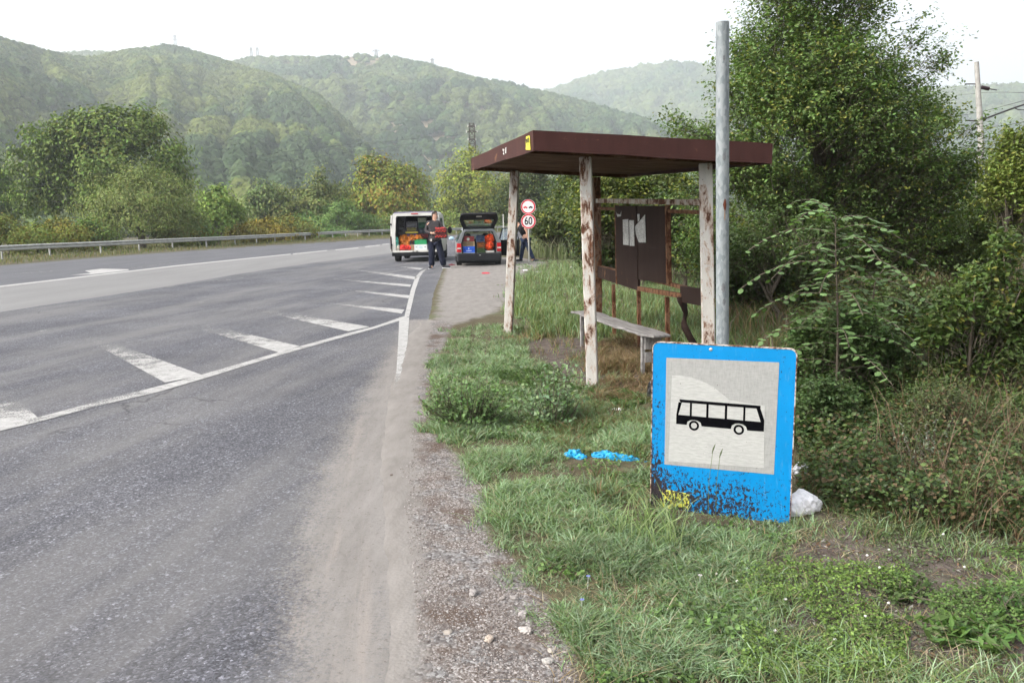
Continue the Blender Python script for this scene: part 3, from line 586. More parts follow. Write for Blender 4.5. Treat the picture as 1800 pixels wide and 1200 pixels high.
hexa(g, [S(x) for x in reversed(lo)], [S(x) for x in reversed([u+V(0, 0, 0) for u in up])]); g.build('roof_slab', M_SOFFIT, sh)
for s in (.06, .94):                     # rusty joists crossing the soffit
    a_ = (lo[0]*(1-s)+lo[1]*s); b_ = (lo[3]*(1-s)+lo[2]*s); g = Geo(); beam(g, S(a_)-V(0, 0, .018), S(b_)-V(0, 0, .018), .04, .032, (0, 0, 1)); g.build('joist', M_SOFFIT, sh)
ax_l = unit(C2t-C1t); ax_l[2] = 0; ax_l = unit(ax_l); ax_w = V(ax_l[1], -ax_l[0], 0)
FR0 = gp(1042, 687); FL0 = gp(893, 590); BR0 = FR0+ax_w*1.13+ax_l*.03; BL0 = FL0+ax_w*1.28; BL0[1] = 11.45
FR1 = at(1029, 280, FR0[1]); FL1 = at(905, 303, FL0[1]); BR1 = at(1240, 291, BR0[1]); BL1 = at(1048, 314, BL0[1])
M_POSTD = rustpaint('dark_rusted_paint', (.1, .075, .06), .5)
for (a_, b_, m_, wd, ln_) in ((FR0, FR1, M_POST, .105, .09), (FL0, FL1, M_POST, .115, .1), (BR0, BR1, M_POST, .12, .1), (BL0, BL1, M_POSTD, .1, .1)):
    g = Geo(); a_ = S(a_)-V(0, 0, .06); b_ = S(b_)+V(0, 0, .02)
    X = unit(ax_w*.94+ax_l*-.34) if m_ is M_POST else ax_w
    n_ = 14; prev = None; rng = np.random.default_rng(int(wd*1000)+len(sh.children))
    # channel post: web with two flanges
    for s in range(1): beam(g, a_, b_, wd, ln_, X)
    o = bevel(g.build('post', m_, sh), .012, 2); o['label'] = 'peeling white rusty post' if m_ is M_POST else 'dark rusted post'
    o.modifiers[0].limit_method = 'ANGLE'
# back frame: heights are read at the two back posts
def BK(s, z): 
    zt = BL0*(1-s)+BR0*s; p = zt.copy(); p[2] = z; return p
def lean(s, z):
    a_ = BL0+(BL1-BL0)*(z/BL1[2]); b_ = BR0+(BR1-BR0)*(z/BR1[2]); p = a_*(1-s)+b_*s; p[2] = z; return p
def rail(name, z0, z1, h, d, s0=.0, s1=1., m=None, off=0):
    g = Geo(); a_, b_ = lean(s0, z0), lean(s1, z1); beam(g, S(a_)+ax_w*off, S(b_)+ax_w*off, d, h, ax_w); return g.build(name, m or M_RUSTY, sh)
def zat(px, py, s): return float((lambda P: P[2])(at(px, py, (BL0*(1-s)+BR0*s)[1])))
rail('top_rail', zat(1048, 353, 0), zat(1235, 356, 1), .055, .05, 0, 1, M_RAILP)
rail('top_rail', zat(1048, 362, 0)-.03, zat(1235, 362, 1)-.06, .035, .04, 0, .98, M_RUSTY, .01)
def spx(px):                                        # where along the back frame a picture column falls
    f = lambda s: project(lean(s, .9))[0]-px; lo_, hi_ = -.3, 1.3
    for _ in range(40):
        m_ = (lo_+hi_)/2
        if f(m_) < 0: lo_ = m_
        else: hi_ = m_
    return lo_
rail('lower_rail', zat(1048, 477, 0), zat(1123, 499, spx(1123)), .155, .03, 0, spx(1123), M_PANEL, 0)
rail('lower_rail', zat(1048, 469, 0), zat(1235, 517, 1), .035, .05, 0, 1, M_RUSTY, .03)
rail('lower_rail', zat(1123, 507, spx(1123)), zat(1200, 520, spx(1200)), .05, .04, spx(1123), spx(1200), M_RUSTY, 0)
rail('lower_rail', zat(1200, 517, spx(1200)), zat(1238, 524, 1), .16, .035, spx(1198), 1, M_PANEL, 0)
for px, y0, y1 in ((1078, 500, 586), (1122, 510, 604), (1172, 522, 622)):
    s = spx(px); g = Geo(); a_ = lean(s, 0); b_ = lean(s, zat(px, y0, s)); beam(g, S(a_)-V(0, 0, .05), S(b_), .04, .04, ax_w); g.build('stub_post', M_RUSTY, sh)
for px, off in ((1086, .0), (1176, .0)):
    s = spx(px); g = Geo(); beam(g, S(lean(s, zat(px, 495, s)-.03)), S(lean(s, zat(px, 360, s))), .05, .035, ax_w); g.build('panel_upright', M_RUSTY, sh)
def quadpanel(name, pl, pr, yt, yb, m, off, thick=.006, ytr=None, ybr=None):
    sl, sr = spx(pl), spx(pr); ytr = yt if ytr is None else ytr; ybr = yb if ybr is None else ybr
    P = [lean(sl, zat(pl, yt, sl)), lean(sr, zat(pr, ytr, sr)), lean(sr, zat(pr, ybr, sr)), lean(sl, zat(pl, yb, sl))]
    g = Geo(); plate(g, [S(p)-ax_w*off for p in P], -ax_w, thick); return g.build(name, m, sh)
quadpanel('back_panel', 1087, 1124, 362, 486, M_PANEL, .026, .012, 362, 491)
quadpanel('back_panel', 1125, 1174, 362, 491, M_PANEL, .022, .012, 362, 498)
n = NT('weathered_paper'); c = n.coord(); f = n.noise(n.scale(c, (22, 22, 60)), 2, 3, .6); f2 = n.noise(c, 9, 5)
M_PAPER = n.fin(n.mix(n.mr(f, .56, .6), n.ramp(f2, [(.3, (.25, .25, .24)), (.7, (.42, .42, .4))]), (.12, .12, .12)), .8)
for pl, pr, yt, yb, ytr, ybr in ((1101, 1111, 386, 430, 385, 431), (1112.5, 1121, 387, 432, 387, 432)):
    quadpanel('paper_notice', pl, pr, yt, yb, M_PAPER, .034 if pl < 1112 else .034, .002, ytr, ybr)
def tri_notice(pts, off, name='paper_notice', m=None):
    P = []
    for px, py in pts: s = spx(px); P.append(S(lean(s, zat(px, py, s)))-ax_w*off)
    g = Geo(); plate(g, P, -ax_w, .002); g.build(name, m or M_PAPER, sh)
tri_notice([(1122.5, 398), (1141, 377), (1141.5, 426), (1129, 426), (1124, 412)], .034)
tri_notice([(1127, 376), (1131, 376), (1131, 386), (1128, 390)], .034)
tri_notice([(1089, 371), (1091, 376), (1097, 377), (1099, 371), (1098, 380), (1092, 381)], .036)
# hanging torn strip of sheet metal, twisting
g = Geo(); s0 = spx(1196); pts = [(1189, 1205, 522), (1191, 1207, 531), (1197, 1208, 541), (1201, 1209, 551), (1200, 1207, 560), (1197, 1207, 567), (1198, 1211, 576), (1204, 1217, 588), (1210, 1224, 600), (1214, 1229, 612)]
Yb = (BL0*(1-s0)+BR0*s0)[1]-.08; v = []
for i_, (xa, xb, py) in enumerate(pts):
    tw = .03*math.sin(i_*.8); v += [S(at(xa, py, Yb-tw)), S(at(xb, py, Yb+tw))]
g.add(v, np.array([[2*i, 2*i+1, 2*i+3, 2*i+2] for i in range(len(pts)-1)])); o = g.build('hanging_strip', M_PANEL, sh, smooth=True); m = o.modifiers.new('s', 'SOLIDIFY'); m.thickness = .004
# stickers and paint marks on the left fascia
M_YEL = plain('faded_yellow', (.55, .5, .06), .6, .2, 30)
def fasc_pt(s, t): p = (C1t*(1-s)+C2t*s)*(1-t)+(C1b*(1-s)+C2b*s)*t; return S(p)-ax_w*.008
def fasc_poly(name, pts, m, lab=None, off=0.0):
    g = Geo(); plate(g, [fasc_pt(*p)-ax_w*off for p in pts], -ax_w, .003); o = g.build(name, m, sh); return o
fasc_poly('sticker', [(.028, .2), (.064, .18), (.068, .85), (.022, .93)], M_YEL)
M_BLK = plain('black_paint', (.012, .012, .014), .5, .3, 20)
for q in ([(.03, .3), (.037, .28), (.035, .55), (.03, .55)], [(.045, .3), (.06, .34), (.055, .55), (.043, .5)], [(.034, .62), (.044, .6), (.043, .66)]): fasc_poly('sticker_mark', q, M_BLK, off=.004)
M_WH = plain('white_marks', (.5, .48, .46), .6, .15, 20)
for q in ([(.335, .36), (.36, .3), (.36, .4), (.34, .5), (.355, .62), (.34, .7), (.34, .6), (.345, .55)], [(.305, .3), (.315, .3), (.322, .62), (.31, .66)]): fasc_poly('paint_mark', q, M_WH)

# bench
n = NT('grey_weathered_wood'); c = n.coord(); f = n.noise(n.scale(c, (14, 1.2, 8)), 2, 8, .65)
M_WOOD = n.fin(n.ramp(f, [(.28, (.075, .07, .066)), (.5, (.19, .18, .175)), (.75, (.29, .28, .27))]), .9, n.bump(f, .6, .006), 0, .1)
bA, bB = gp(1024, 543, .45), gp(1160, 589, .43); bd = unit(bB-bA); bs = V(bd[1], -bd[0], 0); bn = thing('bench', 'grey weathered plank bench under the shelter roof', 'bench', tuple((bA+bB)/2*V(1, 1, 0)), math.atan2(bd[1], bd[0])-math.pi/2)
L = np.linalg.norm(bB-bA)
g = Geo(); rng = np.random.default_rng(4); k = 15; ys = np.linspace(-L/2, L/2, k); wl = .13+.012*rng.normal(size=k); wr = .13+.012*rng.normal(size=k); wl[0] = .05; wr[-1] = .06; zz = .43-.006*np.sin(np.linspace(0, 3.1, k))
v = [(-a_, y, z) for a_, y, z in zip(wl, ys, zz)]+[(b_, y, z) for b_, y, z in zip(wr, ys, zz)]; v += [(x, y, z-.024) for x, y, z in v]
f = []
for i in range(k-1): f += [[i, k+i, k+i+1, i+1], [2*k+i, 2*k+i+1, 3*k+i+1, 3*k+i], [i, i+1, 2*k+i+1, 2*k+i], [k+i+1, k+i, 3*k+i, 3*k+i+1]]
f += [[0, 2*k, 3*k, k], [k-1, 2*k-1, 4*k-1, 3*k-1]]; g.add(v, np.array(f)); bevel(g.build('seat', M_WOOD, bn), .006)
for sy in (-1, 1):
    for sx in (-1, 1):
        g = Geo(); y = sy*(L/2-.22) if sy*bd[1] > 0 else sy*(L/2-.22)
        box(g, (sx*.085, y, .18), (.035, .045, .43)); bevel(g.build('leg', M_WOOD, bn), .005)
    g = Geo(); box(g, (0, sy*(L/2-.18), .33), (.16, .025, .12)); g.build('cross_board', M_WOOD, bn)
    g = Geo(); box(g, (0, sy*(L/2-.178), .19), (.16, .022, .1)); g.build('cross_board', M_WOOD, bn)

# ================================================================== POLE AND BUS STOP SIGN
n = NT('galvanised_pole'); c = n.coord(); f = n.vor(n.scale(c, (1, 1, .5)), 70).outputs['Color']; fr = n.n('SeparateColor', {0: f}).outputs[0]
col = n.ramp(fr, [(0, (.135, .155, .165)), (.5, (.185, .205, .212)), (1, (.24, .258, .262))]); bl = n.mr(n.noise(n.scale(c, (8, 8, 3)), 1.5, 5, .6), .6, .68)
col = n.mix(n.math('MULTIPLY', bl, .35), col, (.09, .095, .1))
col = n.mix(n.mr(n.noise(n.scale(c, (9, 9, 1.2)), 1.1, 6, .6), .6, .8), col, (.25, .26, .25))
M_POLE = n.fin(col, .55, None, .15, .3)
M_RUSTSPOT = plain('rust_spot', (.1, .03, .015), .9, .5, 40)
pt, pb = at(1270, 40, 4.24), at(1270, 600, 4.24); d = (pt-pb); base = pb-d*(pb[2]/d[2]); pl = thing('steel_pole', 'tall bare galvanised pole standing behind the blue bus stop sign', 'pole', tuple(base))
g = Geo(); zt = pt-base; tube(g, [V(0, 0, -.1)+0*zt, zt*.5, zt], .0325, 28, cap=False); lathe(g, [(.0325, 0), (.0315, .002), (.0295, .002), (.0295, -.12), (0, -.12)], 28, c=tuple(zt)); g.build('tube', M_POLE, pl, smooth=True)
rng = np.random.default_rng(9)
def spot(zc, w_, h_, m, ang=-100, nm='rust_spot'):
    g = Geo(); k = 14; pts = []
    for t in np.linspace(0, 2*math.pi, k, endpoint=False):
        a_ = R_(ang)+math.cos(t)*w_/.0325*(.8+.4*rng.random()); z = zc+math.sin(t)*h_*(.8+.4*rng.random()); q = zt*(z/zt[2]); pts.append((q[0]+.0329*math.cos(a_), q[1]+.0329*math.sin(a_), z))
    c_ = np.mean(pts, 0); cc = zt*(zc/zt[2]); c_ = V(cc[0]+.0331*math.cos(R_(ang)), cc[1]+.0331*math.sin(R_(ang)), zc)
    g.add([c_]+pts, [[0, 1+i, 1+(i+1) % k] for i in range(k)]); g.build(nm, m, pl)
M_GSPOT = plain('dark_smudge', (.12, .125, .13), .7, .3, 60)
def zpole(py): return float(at(1270, py, 4.24)[2])
spot(zpole(360), .008, .026, M_RUSTSPOT, -84); spot(zpole(378), .002, .03, plain('rust_run', (.25, .14, .07), .8), -84)
spot(zpole(276), .009, .02, M_GSPOT, -90, 'smudge'); spot(zpole(505), .01, .024, M_GSPOT, -96, 'smudge'); spot(zpole(530), .007, .018, M_GSPOT, -90, 'smudge'); spot(zpole(104), .006, .014, M_GSPOT, -92, 'smudge')

SW, SH_ = .72, .92
o0 = V(.724, 4.275, -.007); ux = unit((.913, -.408, -.012)); uy0 = unit((.010, -.007, 1)); nn_ = unit(np.cross(ux, uy0)); uy = np.cross(nn_, ux)
sg = thing('bus_stop_sign', 'detached blue bus stop sign with chipped enamel leaning in the grass', 'bus stop sign', tuple(o0)); sg.matrix_world = Matrix(((ux[0], uy[0], nn_[0], o0[0]), (ux[1], uy[1], nn_[1], o0[1]), (ux[2], uy[2], nn_[2], o0[2]), (0, 0, 0, 1)))
def rrect(w_, h_, r, seg=6, x0=0, y0=0):
    out = []
    for cx, cy_, a0 in ((w_-r, r, -90), (w_-r, h_-r, 0), (r, h_-r, 90), (r, r, 180)):
        for k in range(seg+1): a_ = R_(a0+90*k/seg); out.append((x0+cx+r*math.cos(a_), y0+cy_+r*math.sin(a_)))
    return out
def sheet(name, pts, z, m, parent=sg, t=.0008):
    g = Geo(); plate(g, [(x, y, z) for x, y in pts], (0, 0, 1), t); return g.build(name, m, parent)
def chip(name, colr, base_amt, rough=.35, boost=1.0):
    n = NT(name); c = n.coord('Object'); sx = n.n('SeparateXYZ', {0: c}); x, y = sx.outputs[0], sx.outputs[1]
    f = n.noise(n.scale(c, (1.25, .85, 1)), 54, 7, .74, .6); big = n.noise(c, 5, 3)
    low = n.mr(y, .36, .08); left = n.mr(x, .13, .0); rr_ = n.math('MULTIPLY', n.mr(x, .68, .45, .35, 1.0), low)
    dens = n.math('ADD', n.math('MULTIPLY', rr_, .175*boost), n.math('MULTIPLY', n.math('MULTIPLY', left, n.mr(y, .86, .35, .25, 1.0)), .12*boost)); dens = n.math('ADD', dens, n.math('MULTIPLY', n.math('SUBTRACT', big, .5), .16))
    th = n.math('SUBTRACT', base_amt, dens); m = n.mr(n.math('SUBTRACT', f, th), -.006, .01)
    dk = n.ramp(n.noise(c, 90, 4), [(.3, (.01, .01, .014)), (.7, (.035, .026, .028))])
    cc = n.ramp(n.noise(c, 8, 5), [(.3, tuple(q*.88 for q in colr)), (.7, colr)])
    cc = n.mix(n.math('MULTIPLY', n.mr(n.noise(n.scale(c, (1, .18, 1)), 60, 5, .7), .55, .75), .22), cc, (.2, .3, .36))
    return n.fin(n.mix(m, cc, dk), rough, n.bump(m, -.4, .001), 0, .2)
M_BLUE = chip('chipped_blue_enamel', (.002, .175, .42), .642)
M_SYEL = chip('chipped_yellow_film', (.45, .44, .07), .64, .5, .95)
n = NT('aged_reflective_film'); c = n.coord(); wv = n.noise(n.scale(c, (1, 6, 1)), 26, 5, .7); wv2 = n.noise(n.scale(c, (6, 1, 1)), 20, 4, .7)
col = n.ramp(n.math('ADD', n.math('MULTIPLY', wv, .5), n.math('MULTIPLY', wv2, .5)), [(.36, (.2, .2, .195)), (.6, (.27, .27, .26))]); col = n.mix(n.mr(n.noise(c, 75, 3), .7, .74), col, (.1, .09, .08)); M_FILM = n.fin(col, .55)
n = NT('paler_reflective_film'); c = n.coord(); wv = n.noise(n.scale(c, (1, 5, 1)), 24, 5, .7); col = n.ramp(wv, [(.33, (.27, .27, .26)), (.62, (.345, .345, .33))]); col = n.mix(n.mr(n.noise(c, 70, 3), .7, .74), col, (.1, .09, .08)); M_FILM2 = n.fin(col, .55)
M_SBLK = plain('sign_black', (.002, .002, .003), .8, .3, 30, 0, .03)
M_RIM = rustpaint('rusty_rim', (.42, .4, .36), .51, (22, 22, 22), .8)
g = Geo(); out = rrect(SW, SH_, .035); inn = rrect(SW-.010, SH_-.010, .031, 6, .005, .005); k = len(out)
v = [(x, y, .004) for x, y in out]+[(x, y, .004) for x, y in inn]+[(x, y, -.018) for x, y in out]+[(x, y, -.018) for x, y in inn]
f = []
for i in range(k): j = (i+1) % k; f += [[i, j, k+j, k+i], [j, i, 2*k+i, 2*k+j], [k+i, k+j, 3*k+j, 3*k+i], [2*k+i, 3*k+i, 3*k+j, 2*k+j]]
g.add(v, np.array(f)); g.build('rim', M_RIM, sg)
sheet('plate', inn, .002, M_BLUE, t=.004)
def uv(u, v_): return (u*SW, (1-v_)*SH_)
sheet('pictogram_panel', [uv(.105, .712), uv(.878, .7), uv(.885, .078), uv(.105, .089)], .0032, M_FILM)
arc = [uv(.148, .19), uv(.2, .185), uv(.28, .192), uv(.36, .208), uv(.44, .235), uv(.50, .268), uv(.56, .305), uv(.80, .32), uv(.81, .668), uv(.135, .69)]
sheet('pale_film', list(reversed(arc)), .0042, M_FILM2)
def pic(pts, z=.0052, m=None, nm='bus_pictogram'): return sheet(nm, [uv(*p) for p in pts][::-1], z, m or M_SBLK)
# bus pictogram: body, roof band, pillars and wheels as one mesh
g = Geo()
def pg(pts): plate(g, [(*uv(*p), .0052) for p in pts], (0, 0, 1), .0009)
pg([(.186, .412), (.186, .466), (.262, .466), (.268, .447), (.29, .437), (.315, .434), (.34, .437), (.362, .447), (.37, .466), (.575, .466), (.582, .445), (.605, .434), (.63, .431), (.655, .434), (.678, .445), (.688, .466), (.8, .464), (.8, .412)])
pg([(.207, .322), (.207, .331), (.217, .339), (.772, .339), (.772, .322)])
for a_, b_, c_, d_ in ((.19, .21, .222, .205), (.283, .297, .297, .283), (.4, .416, .416, .4), (.53, .546, .546, .53), (.657, .671, .671, .657)):
    pg([(a_ if a_ != .19 else .186, .4125), (d_ if a_ == .19 else a_, .3385), (c_, .3385), (b_ if a_ != .19 else .2, .4125)])
pg([(.745, .3385), (.772, .3385), (.8, .4), (.8, .4125), (.777, .4125)]); pg([(.2, .3385), (.224, .3385), (.2, .4125), (.186, .4125)])
g.build('bus_pictogram', M_SBLK, sg)
for u in (.315, .63):
    g = Geo(); cx, cy_ = uv(u, .4665); R1, R2 = .0262, .0155; n_ = 28; v = []
    for r_ in (R1, R2):
        for t in np.linspace(0, 2*math.pi, n_, endpoint=False): v.append((cx+r_*math.cos(t), cy_+r_*math.sin(t), .0054))
    v += [(x, y, .0044) for x, y, z in v]; f = []
    for i in range(n_): j = (i+1) % n_; f += [[i, j, n_+j, n_+i], [j, i, 2*n_+i, 2*n_+j], [n_+i, n_+j, 3*n_+j, 3*n_+i]]
    g.add(v, np.array(f)); g.build('wheel_pictogram', M_SBLK, sg)
sheet('yellow_sticker', [uv(.045, .975), uv(.29, .968), uv(.295, .868), uv(.05, .858)], .0034, M_SYEL)
for u in (.42,): g = Geo(); lathe(g, [(0, .004), (.006, .003), (.009, .0)], 14, c=(u*SW, SH_*.972, .003)); g.build('rivet', M_GALV, sg, smooth=True)
for y_ in (.15, .75): g = Geo(); beam(g, (.01, y_, -.026), (SW-.01, y_, -.026), .03, .012, (0, 0, 1)); g.build('back_bracket', M_GALV, sg)

# ================================================================== ROAD SIGNS AND OTHER POSTS
M_RED = plain('sign_red', (.5, .025, .04), .45, .06); M_WHT = plain('sign_white', (.62, .62, .62), .5, .05)
def ringdisc(parent, name, c, r_out, r_in):
    g = Geo(); M = np.array([[1, 0, 0], [0, 0, 1], [0, -1, 0]]).T  # disc faces -Y
    Mr = np.array([[1, 0, 0], [0, 0, -1], [0, 1, 0]])
    lathe(g, [(r_in, 0), (r_out, 0), (r_out, -.015), (0, -.015)], 36, Mr, c); o = g.build(name, M_RED, parent)
    g = Geo(); lathe(g, [(0, -.003), (r_in+.002, -.003)], 36, Mr, c); g.build('face', M_WHT, o)
    g = Geo(); lathe(g, [(r_out-.008, .0015), (r_out, .0015)], 36, Mr, c); g.build('white_edge', M_WHT, o); return o
YS = 30.6; b0 = at(930, 460, YS); rs = thing('road_sign', 'no overtaking and 60 speed limit signs on one thin post beyond the shelter', 'road sign', (b0[0], YS, 0))
g = Geo(); tube(g, [V(0, .03, -.1), V(0, .03, at(928, 354, YS)[2])], .028, 10); g.build('post', M_GALV, rs)
def loc(px, py): p = at(px, py, YS); return V(p[0]-b0[0], -.01, p[2])
d1_ = ringdisc(rs, 'no_overtaking_plate', loc(928.3, 363.5), .268, .212); d2_ = ringdisc(rs, 'speed_limit_plate', loc(928.8, 389), .272, .212)
def carpic(cx, m, nm):
    c_ = loc(928.3, 364.5); g = Geo(); P = [(-.075, -.02), (.075, -.02), (.078, .012), (.045, .016), (.03, .038), (-.03, .038), (-.045, .016), (-.078, .012)]
    plate(g, [(c_[0]+cx+x, c_[1]-.002, c_[2]+z) for x, z in P], (0, -1, 0), .003); 
    for s in (-.04, .04): lathe(g, [(0, .001), (.02, .001)], 10, np.array([[1, 0, 0], [0, 0, -1], [0, 1, 0]]), (c_[0]+cx+s, c_[1]-.002, c_[2]-.022))
    g.build(nm, m, d1_)
carpic(-.1, M_RED, 'red_car_symbol'); carpic(.095, M_SBLK, 'black_car_symbol')
fc = bpy.data.curves.new('numeral', 'FONT'); fc.body = '60'; fc.size = .34; fc.align_x = 'CENTER'; fc.align_y = 'CENTER'; fc.extrude = .001; fc.offset = .004
tmp = bpy.data.objects.new('numeral_tmp', fc); COL.objects.link(tmp); bpy.context.view_layer.update()
me = bpy.data.meshes.new_from_object(tmp.evaluated_get(bpy.context.evaluated_depsgraph_get())); bpy.data.objects.remove(tmp)
nu = bpy.data.objects.new('numeral', me); COL.objects.link(nu); me.materials.clear(); me.materials.append(M_SBLK); nu.parent = d2_; lc = loc(928.8, 389); nu.location = (lc[0], lc[1]-.004, lc[2]); nu.rotation_euler = (math.pi/2, 0, 0); nu.scale = (.88, 1.15, 1)
M_CONC = plain('concrete', (.3, .29, .27), .9, .2, 4, 0, .1, .3, 20)
def simple_post(name, lb, px, y0, y1, Y, r, m, cap=None):
    b = at(px, 400, Y); zt_ = at(px, y0, Y)[2]; o = Geo(); tube(o, [V(0, 0, -.1), V(0, 0, zt_*.5), V(.0, 0, zt_)], [r*1.1, r, r*.85], 10)
    q = o.build(name, m); q.location = (b[0], Y, 0); setp(q, lb, 'post')
simple_post('wooden_post', 'pale post standing just right of the 60 sign', 942, 366, 405, 58, .11, M_CONC)
simple_post('marker_post', 'thin white post left of the shelter front post', 885, 377, 404, 62, .04, M_WH)
# concrete railway mast with cantilever
YM = 44.; mb = at(1716, 400, YM); mt = thing('railway_mast', 'tall concrete overhead line mast rising behind the large tree', 'mast', (mb[0], YM, 0))
def ml(px, py, dy=0): p = at(px, py, YM+dy); return V(p[0]-mb[0], dy, p[2])
g = Geo(); tube(g, [V(.0, 0, -.1), V(0, 0, 5), ml(1716.5, 109)], [.2, .16, .115], 16); g.build('shaft', M_CONC, mt, smooth=True)
M_DARK = plain('dark_metal', (.04, .035, .035), .6, .3); M_INS = plain('brown_insulator', (.035, .018, .02), .3, .2)
for a_, b_ in ((ml(1696, 148), ml(1716, 148)), (ml(1698, 212), ml(1720, 213))): g = Geo(); tube(g, [a_, b_], .033, 6); g.build('bracket', M_DARK, mt)
def insul(a_, b_):
    g = Geo(); p = [a_+(b_-a_)*t for t in np.linspace(0, 1, 15)]; tube(g, p, [.05+(.06 if i % 2 else 0) for i in range(15)], 10); g.build('insulator', M_INS, mt, smooth=True)
insul(ml(1724, 153.5), ml(1739, 156.5)); insul(ml(1723, 213), ml(1731, 209))
for a_, b_ in ((ml(1714, 153), ml(1724, 153.5)), (ml(1739, 156.5), ml(1752, 158.5))): g = Geo(); tube(g, [a_, b_], .025, 6); g.build('stay_rod', M_DARK, mt)
g = Geo(); tube(g, [ml(1731, 209), ml(1785, 189, 1), ml(1850, 168, 2)], .045, 8); tube(g, [ml(1714, 213), ml(1724, 213)], .04, 6); tube(g, [ml(1783, 190, 1), ml(1790, 193, 1), ml(1850, 196, 2)], .022, 6); g.build('cantilever_arm', M_DARK, mt)
M_WIRE = plain('wire', (.06, .06, .06), .6)
def wire(name, lb, pts, r):
    P = [V(*at(*p)) for p in pts]; Q = smooth_path(P, 2); o = P[0]; g = Geo(); tube(g, Q-o, r, 5); q = g.build(name, M_WIRE); q.location = tuple(o); setp(q, lb, 'wire')
wire('overhead_wire', 'contact wire running below the mast arm', [(1500, 250, 90), (1620, 238, 62), (1740, 226, 46), (1900, 196, 33)], .014)
wire('overhead_wire', 'upper catenary wire crossing behind the mast arm', [(1560, 218, 80), (1700, 203, 55), (1760, 188, 46), (1900, 150, 34)], .014)
wire('overhead_wire', 'thin feeder wire above the far hills at right edge', [(1680, 168, 70), (1760, 160, 55), (1900, 172, 40)], .012)
for i, (ya, yb) in enumerate([(330, 252), (316, 246), (338, 262)]):
    wire('power_line', ['lowest power line strung across the left trees', 'topmost power line strung across the left trees', 'middle power line strung across the left trees'][(2, 1, 0)[i]], [(-150, ya+10, 60), (0, ya, 64), (300, (ya+yb)/2+16, 84), (560, yb+12, 115), (826, 232+4*i, 176)], .011+.002*i)
# lattice towers
def lattice(name, lb, px, ytop, Y, wtop, wbot, zb, nseg, arms, m, r=.05):
    top = at(px, ytop, Y); b = (top[0], Y, zb); t = thing(name, lb, 'pylon', b); H = top[2]-zb; g = Geo()
    def corner(z, i): w_ = (wbot+(wtop-wbot)*z/H)/2; return V((-w_, w_, w_, -w_)[i], (-w_, -w_, w_, w_)[i], z)
    for i in range(4): tube(g, [corner(0, i), corner(H, i)], r, 4)
    zs = H*(1-(1-np.linspace(0, 1, nseg+1))**1.0)
    for a_, b_ in zip(zs[:-1], zs[1:]):
        for i in range(4): j = (i+1) % 4; tube(g, [corner(a_, i), corner(b_, j)], r*.6, 3, cap=False); tube(g, [corner(a_, j), corner(b_, i)], r*.6, 3, cap=False); tube(g, [corner(b_, i), corner(b_, j)], r*.6, 3, cap=False)
    g.build('lattice', m, t)
    for zf, hw in arms:
        g = Geo(); z = H*zf; tube(g, [V(-hw, 0, z), V(hw, 0, z)], r*1.3, 4); tube(g, [V(-hw, 0, z), V(0, 0, z+hw*.3)], r, 4); tube(g, [V(hw, 0, z), V(0, 0, z+hw*.3)], r, 4); g.build('cross_arm', m, t)
        if hw < 2:
            for s in (-1, 1): g = Geo(); tube(g, [V(s*hw, 0, z-.1), V(s*hw, 0, z+.35)], .12, 6); g.build('insulator', M_WH, t)
M_TOW = plain('tower_steel', (.06, .045, .04), .8, .2)
lattice('lattice_tower', 'rusty lattice power tower rising behind trees left of the shelter roof', 829, 217, 178, 1.0, 2.6, -.5, 16, [(.97, .8), (.92, 1.1), (.85, .8)], M_TOW, .07)
lattice('ridge_pylon', 'faint pylon on the rounded summit of the left ridge', 307, 62, 1380, 2, 7, 272, 8, [(.8, 6), (.95, 4)], M_TOW, .18)
lattice('ridge_pylon', 'left one of the paired pylons on the ridge saddle', 441, 84, 1330, 2, 5, 255, 8, [(.85, 3), (.97, 2)], M_TOW, .16)
lattice('ridge_pylon', 'right one of the paired pylons on the ridge saddle', 452, 84, 1325, 2, 5, 255, 8, [(.85, 3), (.97, 2)], M_TOW, .16)
lattice('ridge_pylon', 'pylon above the bare earth patch on the ridge', 661, 88, 1230, 2, 6, 235, 8, [(.82, 7), (.95, 5)], M_TOW, .16)
lattice('ridge_pylon', 'small pylon where the ridge starts falling to the right', 760, 103, 1190, 2, 5, 215, 8, [(.85, 4)], M_TOW, .16)
# ================================================================== VEHICLES
def paint(name, col, rough=.35, dirt=.25):
    n = NT(name); c = n.coord(); z = n.n('SeparateXYZ', {0: c}).outputs[2]; f = n.noise(c, 3, 6)
    d = n.math('MULTIPLY', n.mr(n.math('ADD', z, n.math('MULTIPLY', f, .5)), 1.3, .5), dirt)
    return n.fin(n.mix(d, n.ramp(f, [(.3, tuple(x*.94 for x in col)), (.7, col)]), (.16, .14, .12)), rough, None, 0, .5)
M_VANW = paint('white_van_paint', (.52, .51, .48), .35, .5); M_CARS = paint('silver_car_paint', (.2, .215, .225), .35, .4)
M_CARS.node_tree.nodes['Principled BSDF'].inputs['Metallic'].default_value = .25
M_PLAS = plain('black_plastic', (.012, .012, .014), .6, .25, 10); M_RUB = plain('tyre_rubber', (.02, .02, .02), .85, .25, 15); M_INT = plain('dark_interior', (.03, .03, .034), .85, .3, 6)
M_GL = glassmat('car_glass', (.3, .36, .34), .35); M_GLL = glassmat('pale_car_glass', (.62, .72, .68), .45); M_TAIL = plain('red_lamp', (.42, .015, .02), .25, .2, 12); M_RIMM = plain('wheel_rim', (.22, .22, .23), .4, .1, 6, .6); M_LAMP = plain('lamp_glass', (.45, .45, .42), .2)
def loft(stations, cols):
    """stations: list of (y, ring) with ring a list of (x, z); cols of faces are kept by ring index"""
    V_ = np.array([[x, y, z] for y, ring in stations for x, z in ring]); return V_, len(stations), len(stations[0][1])
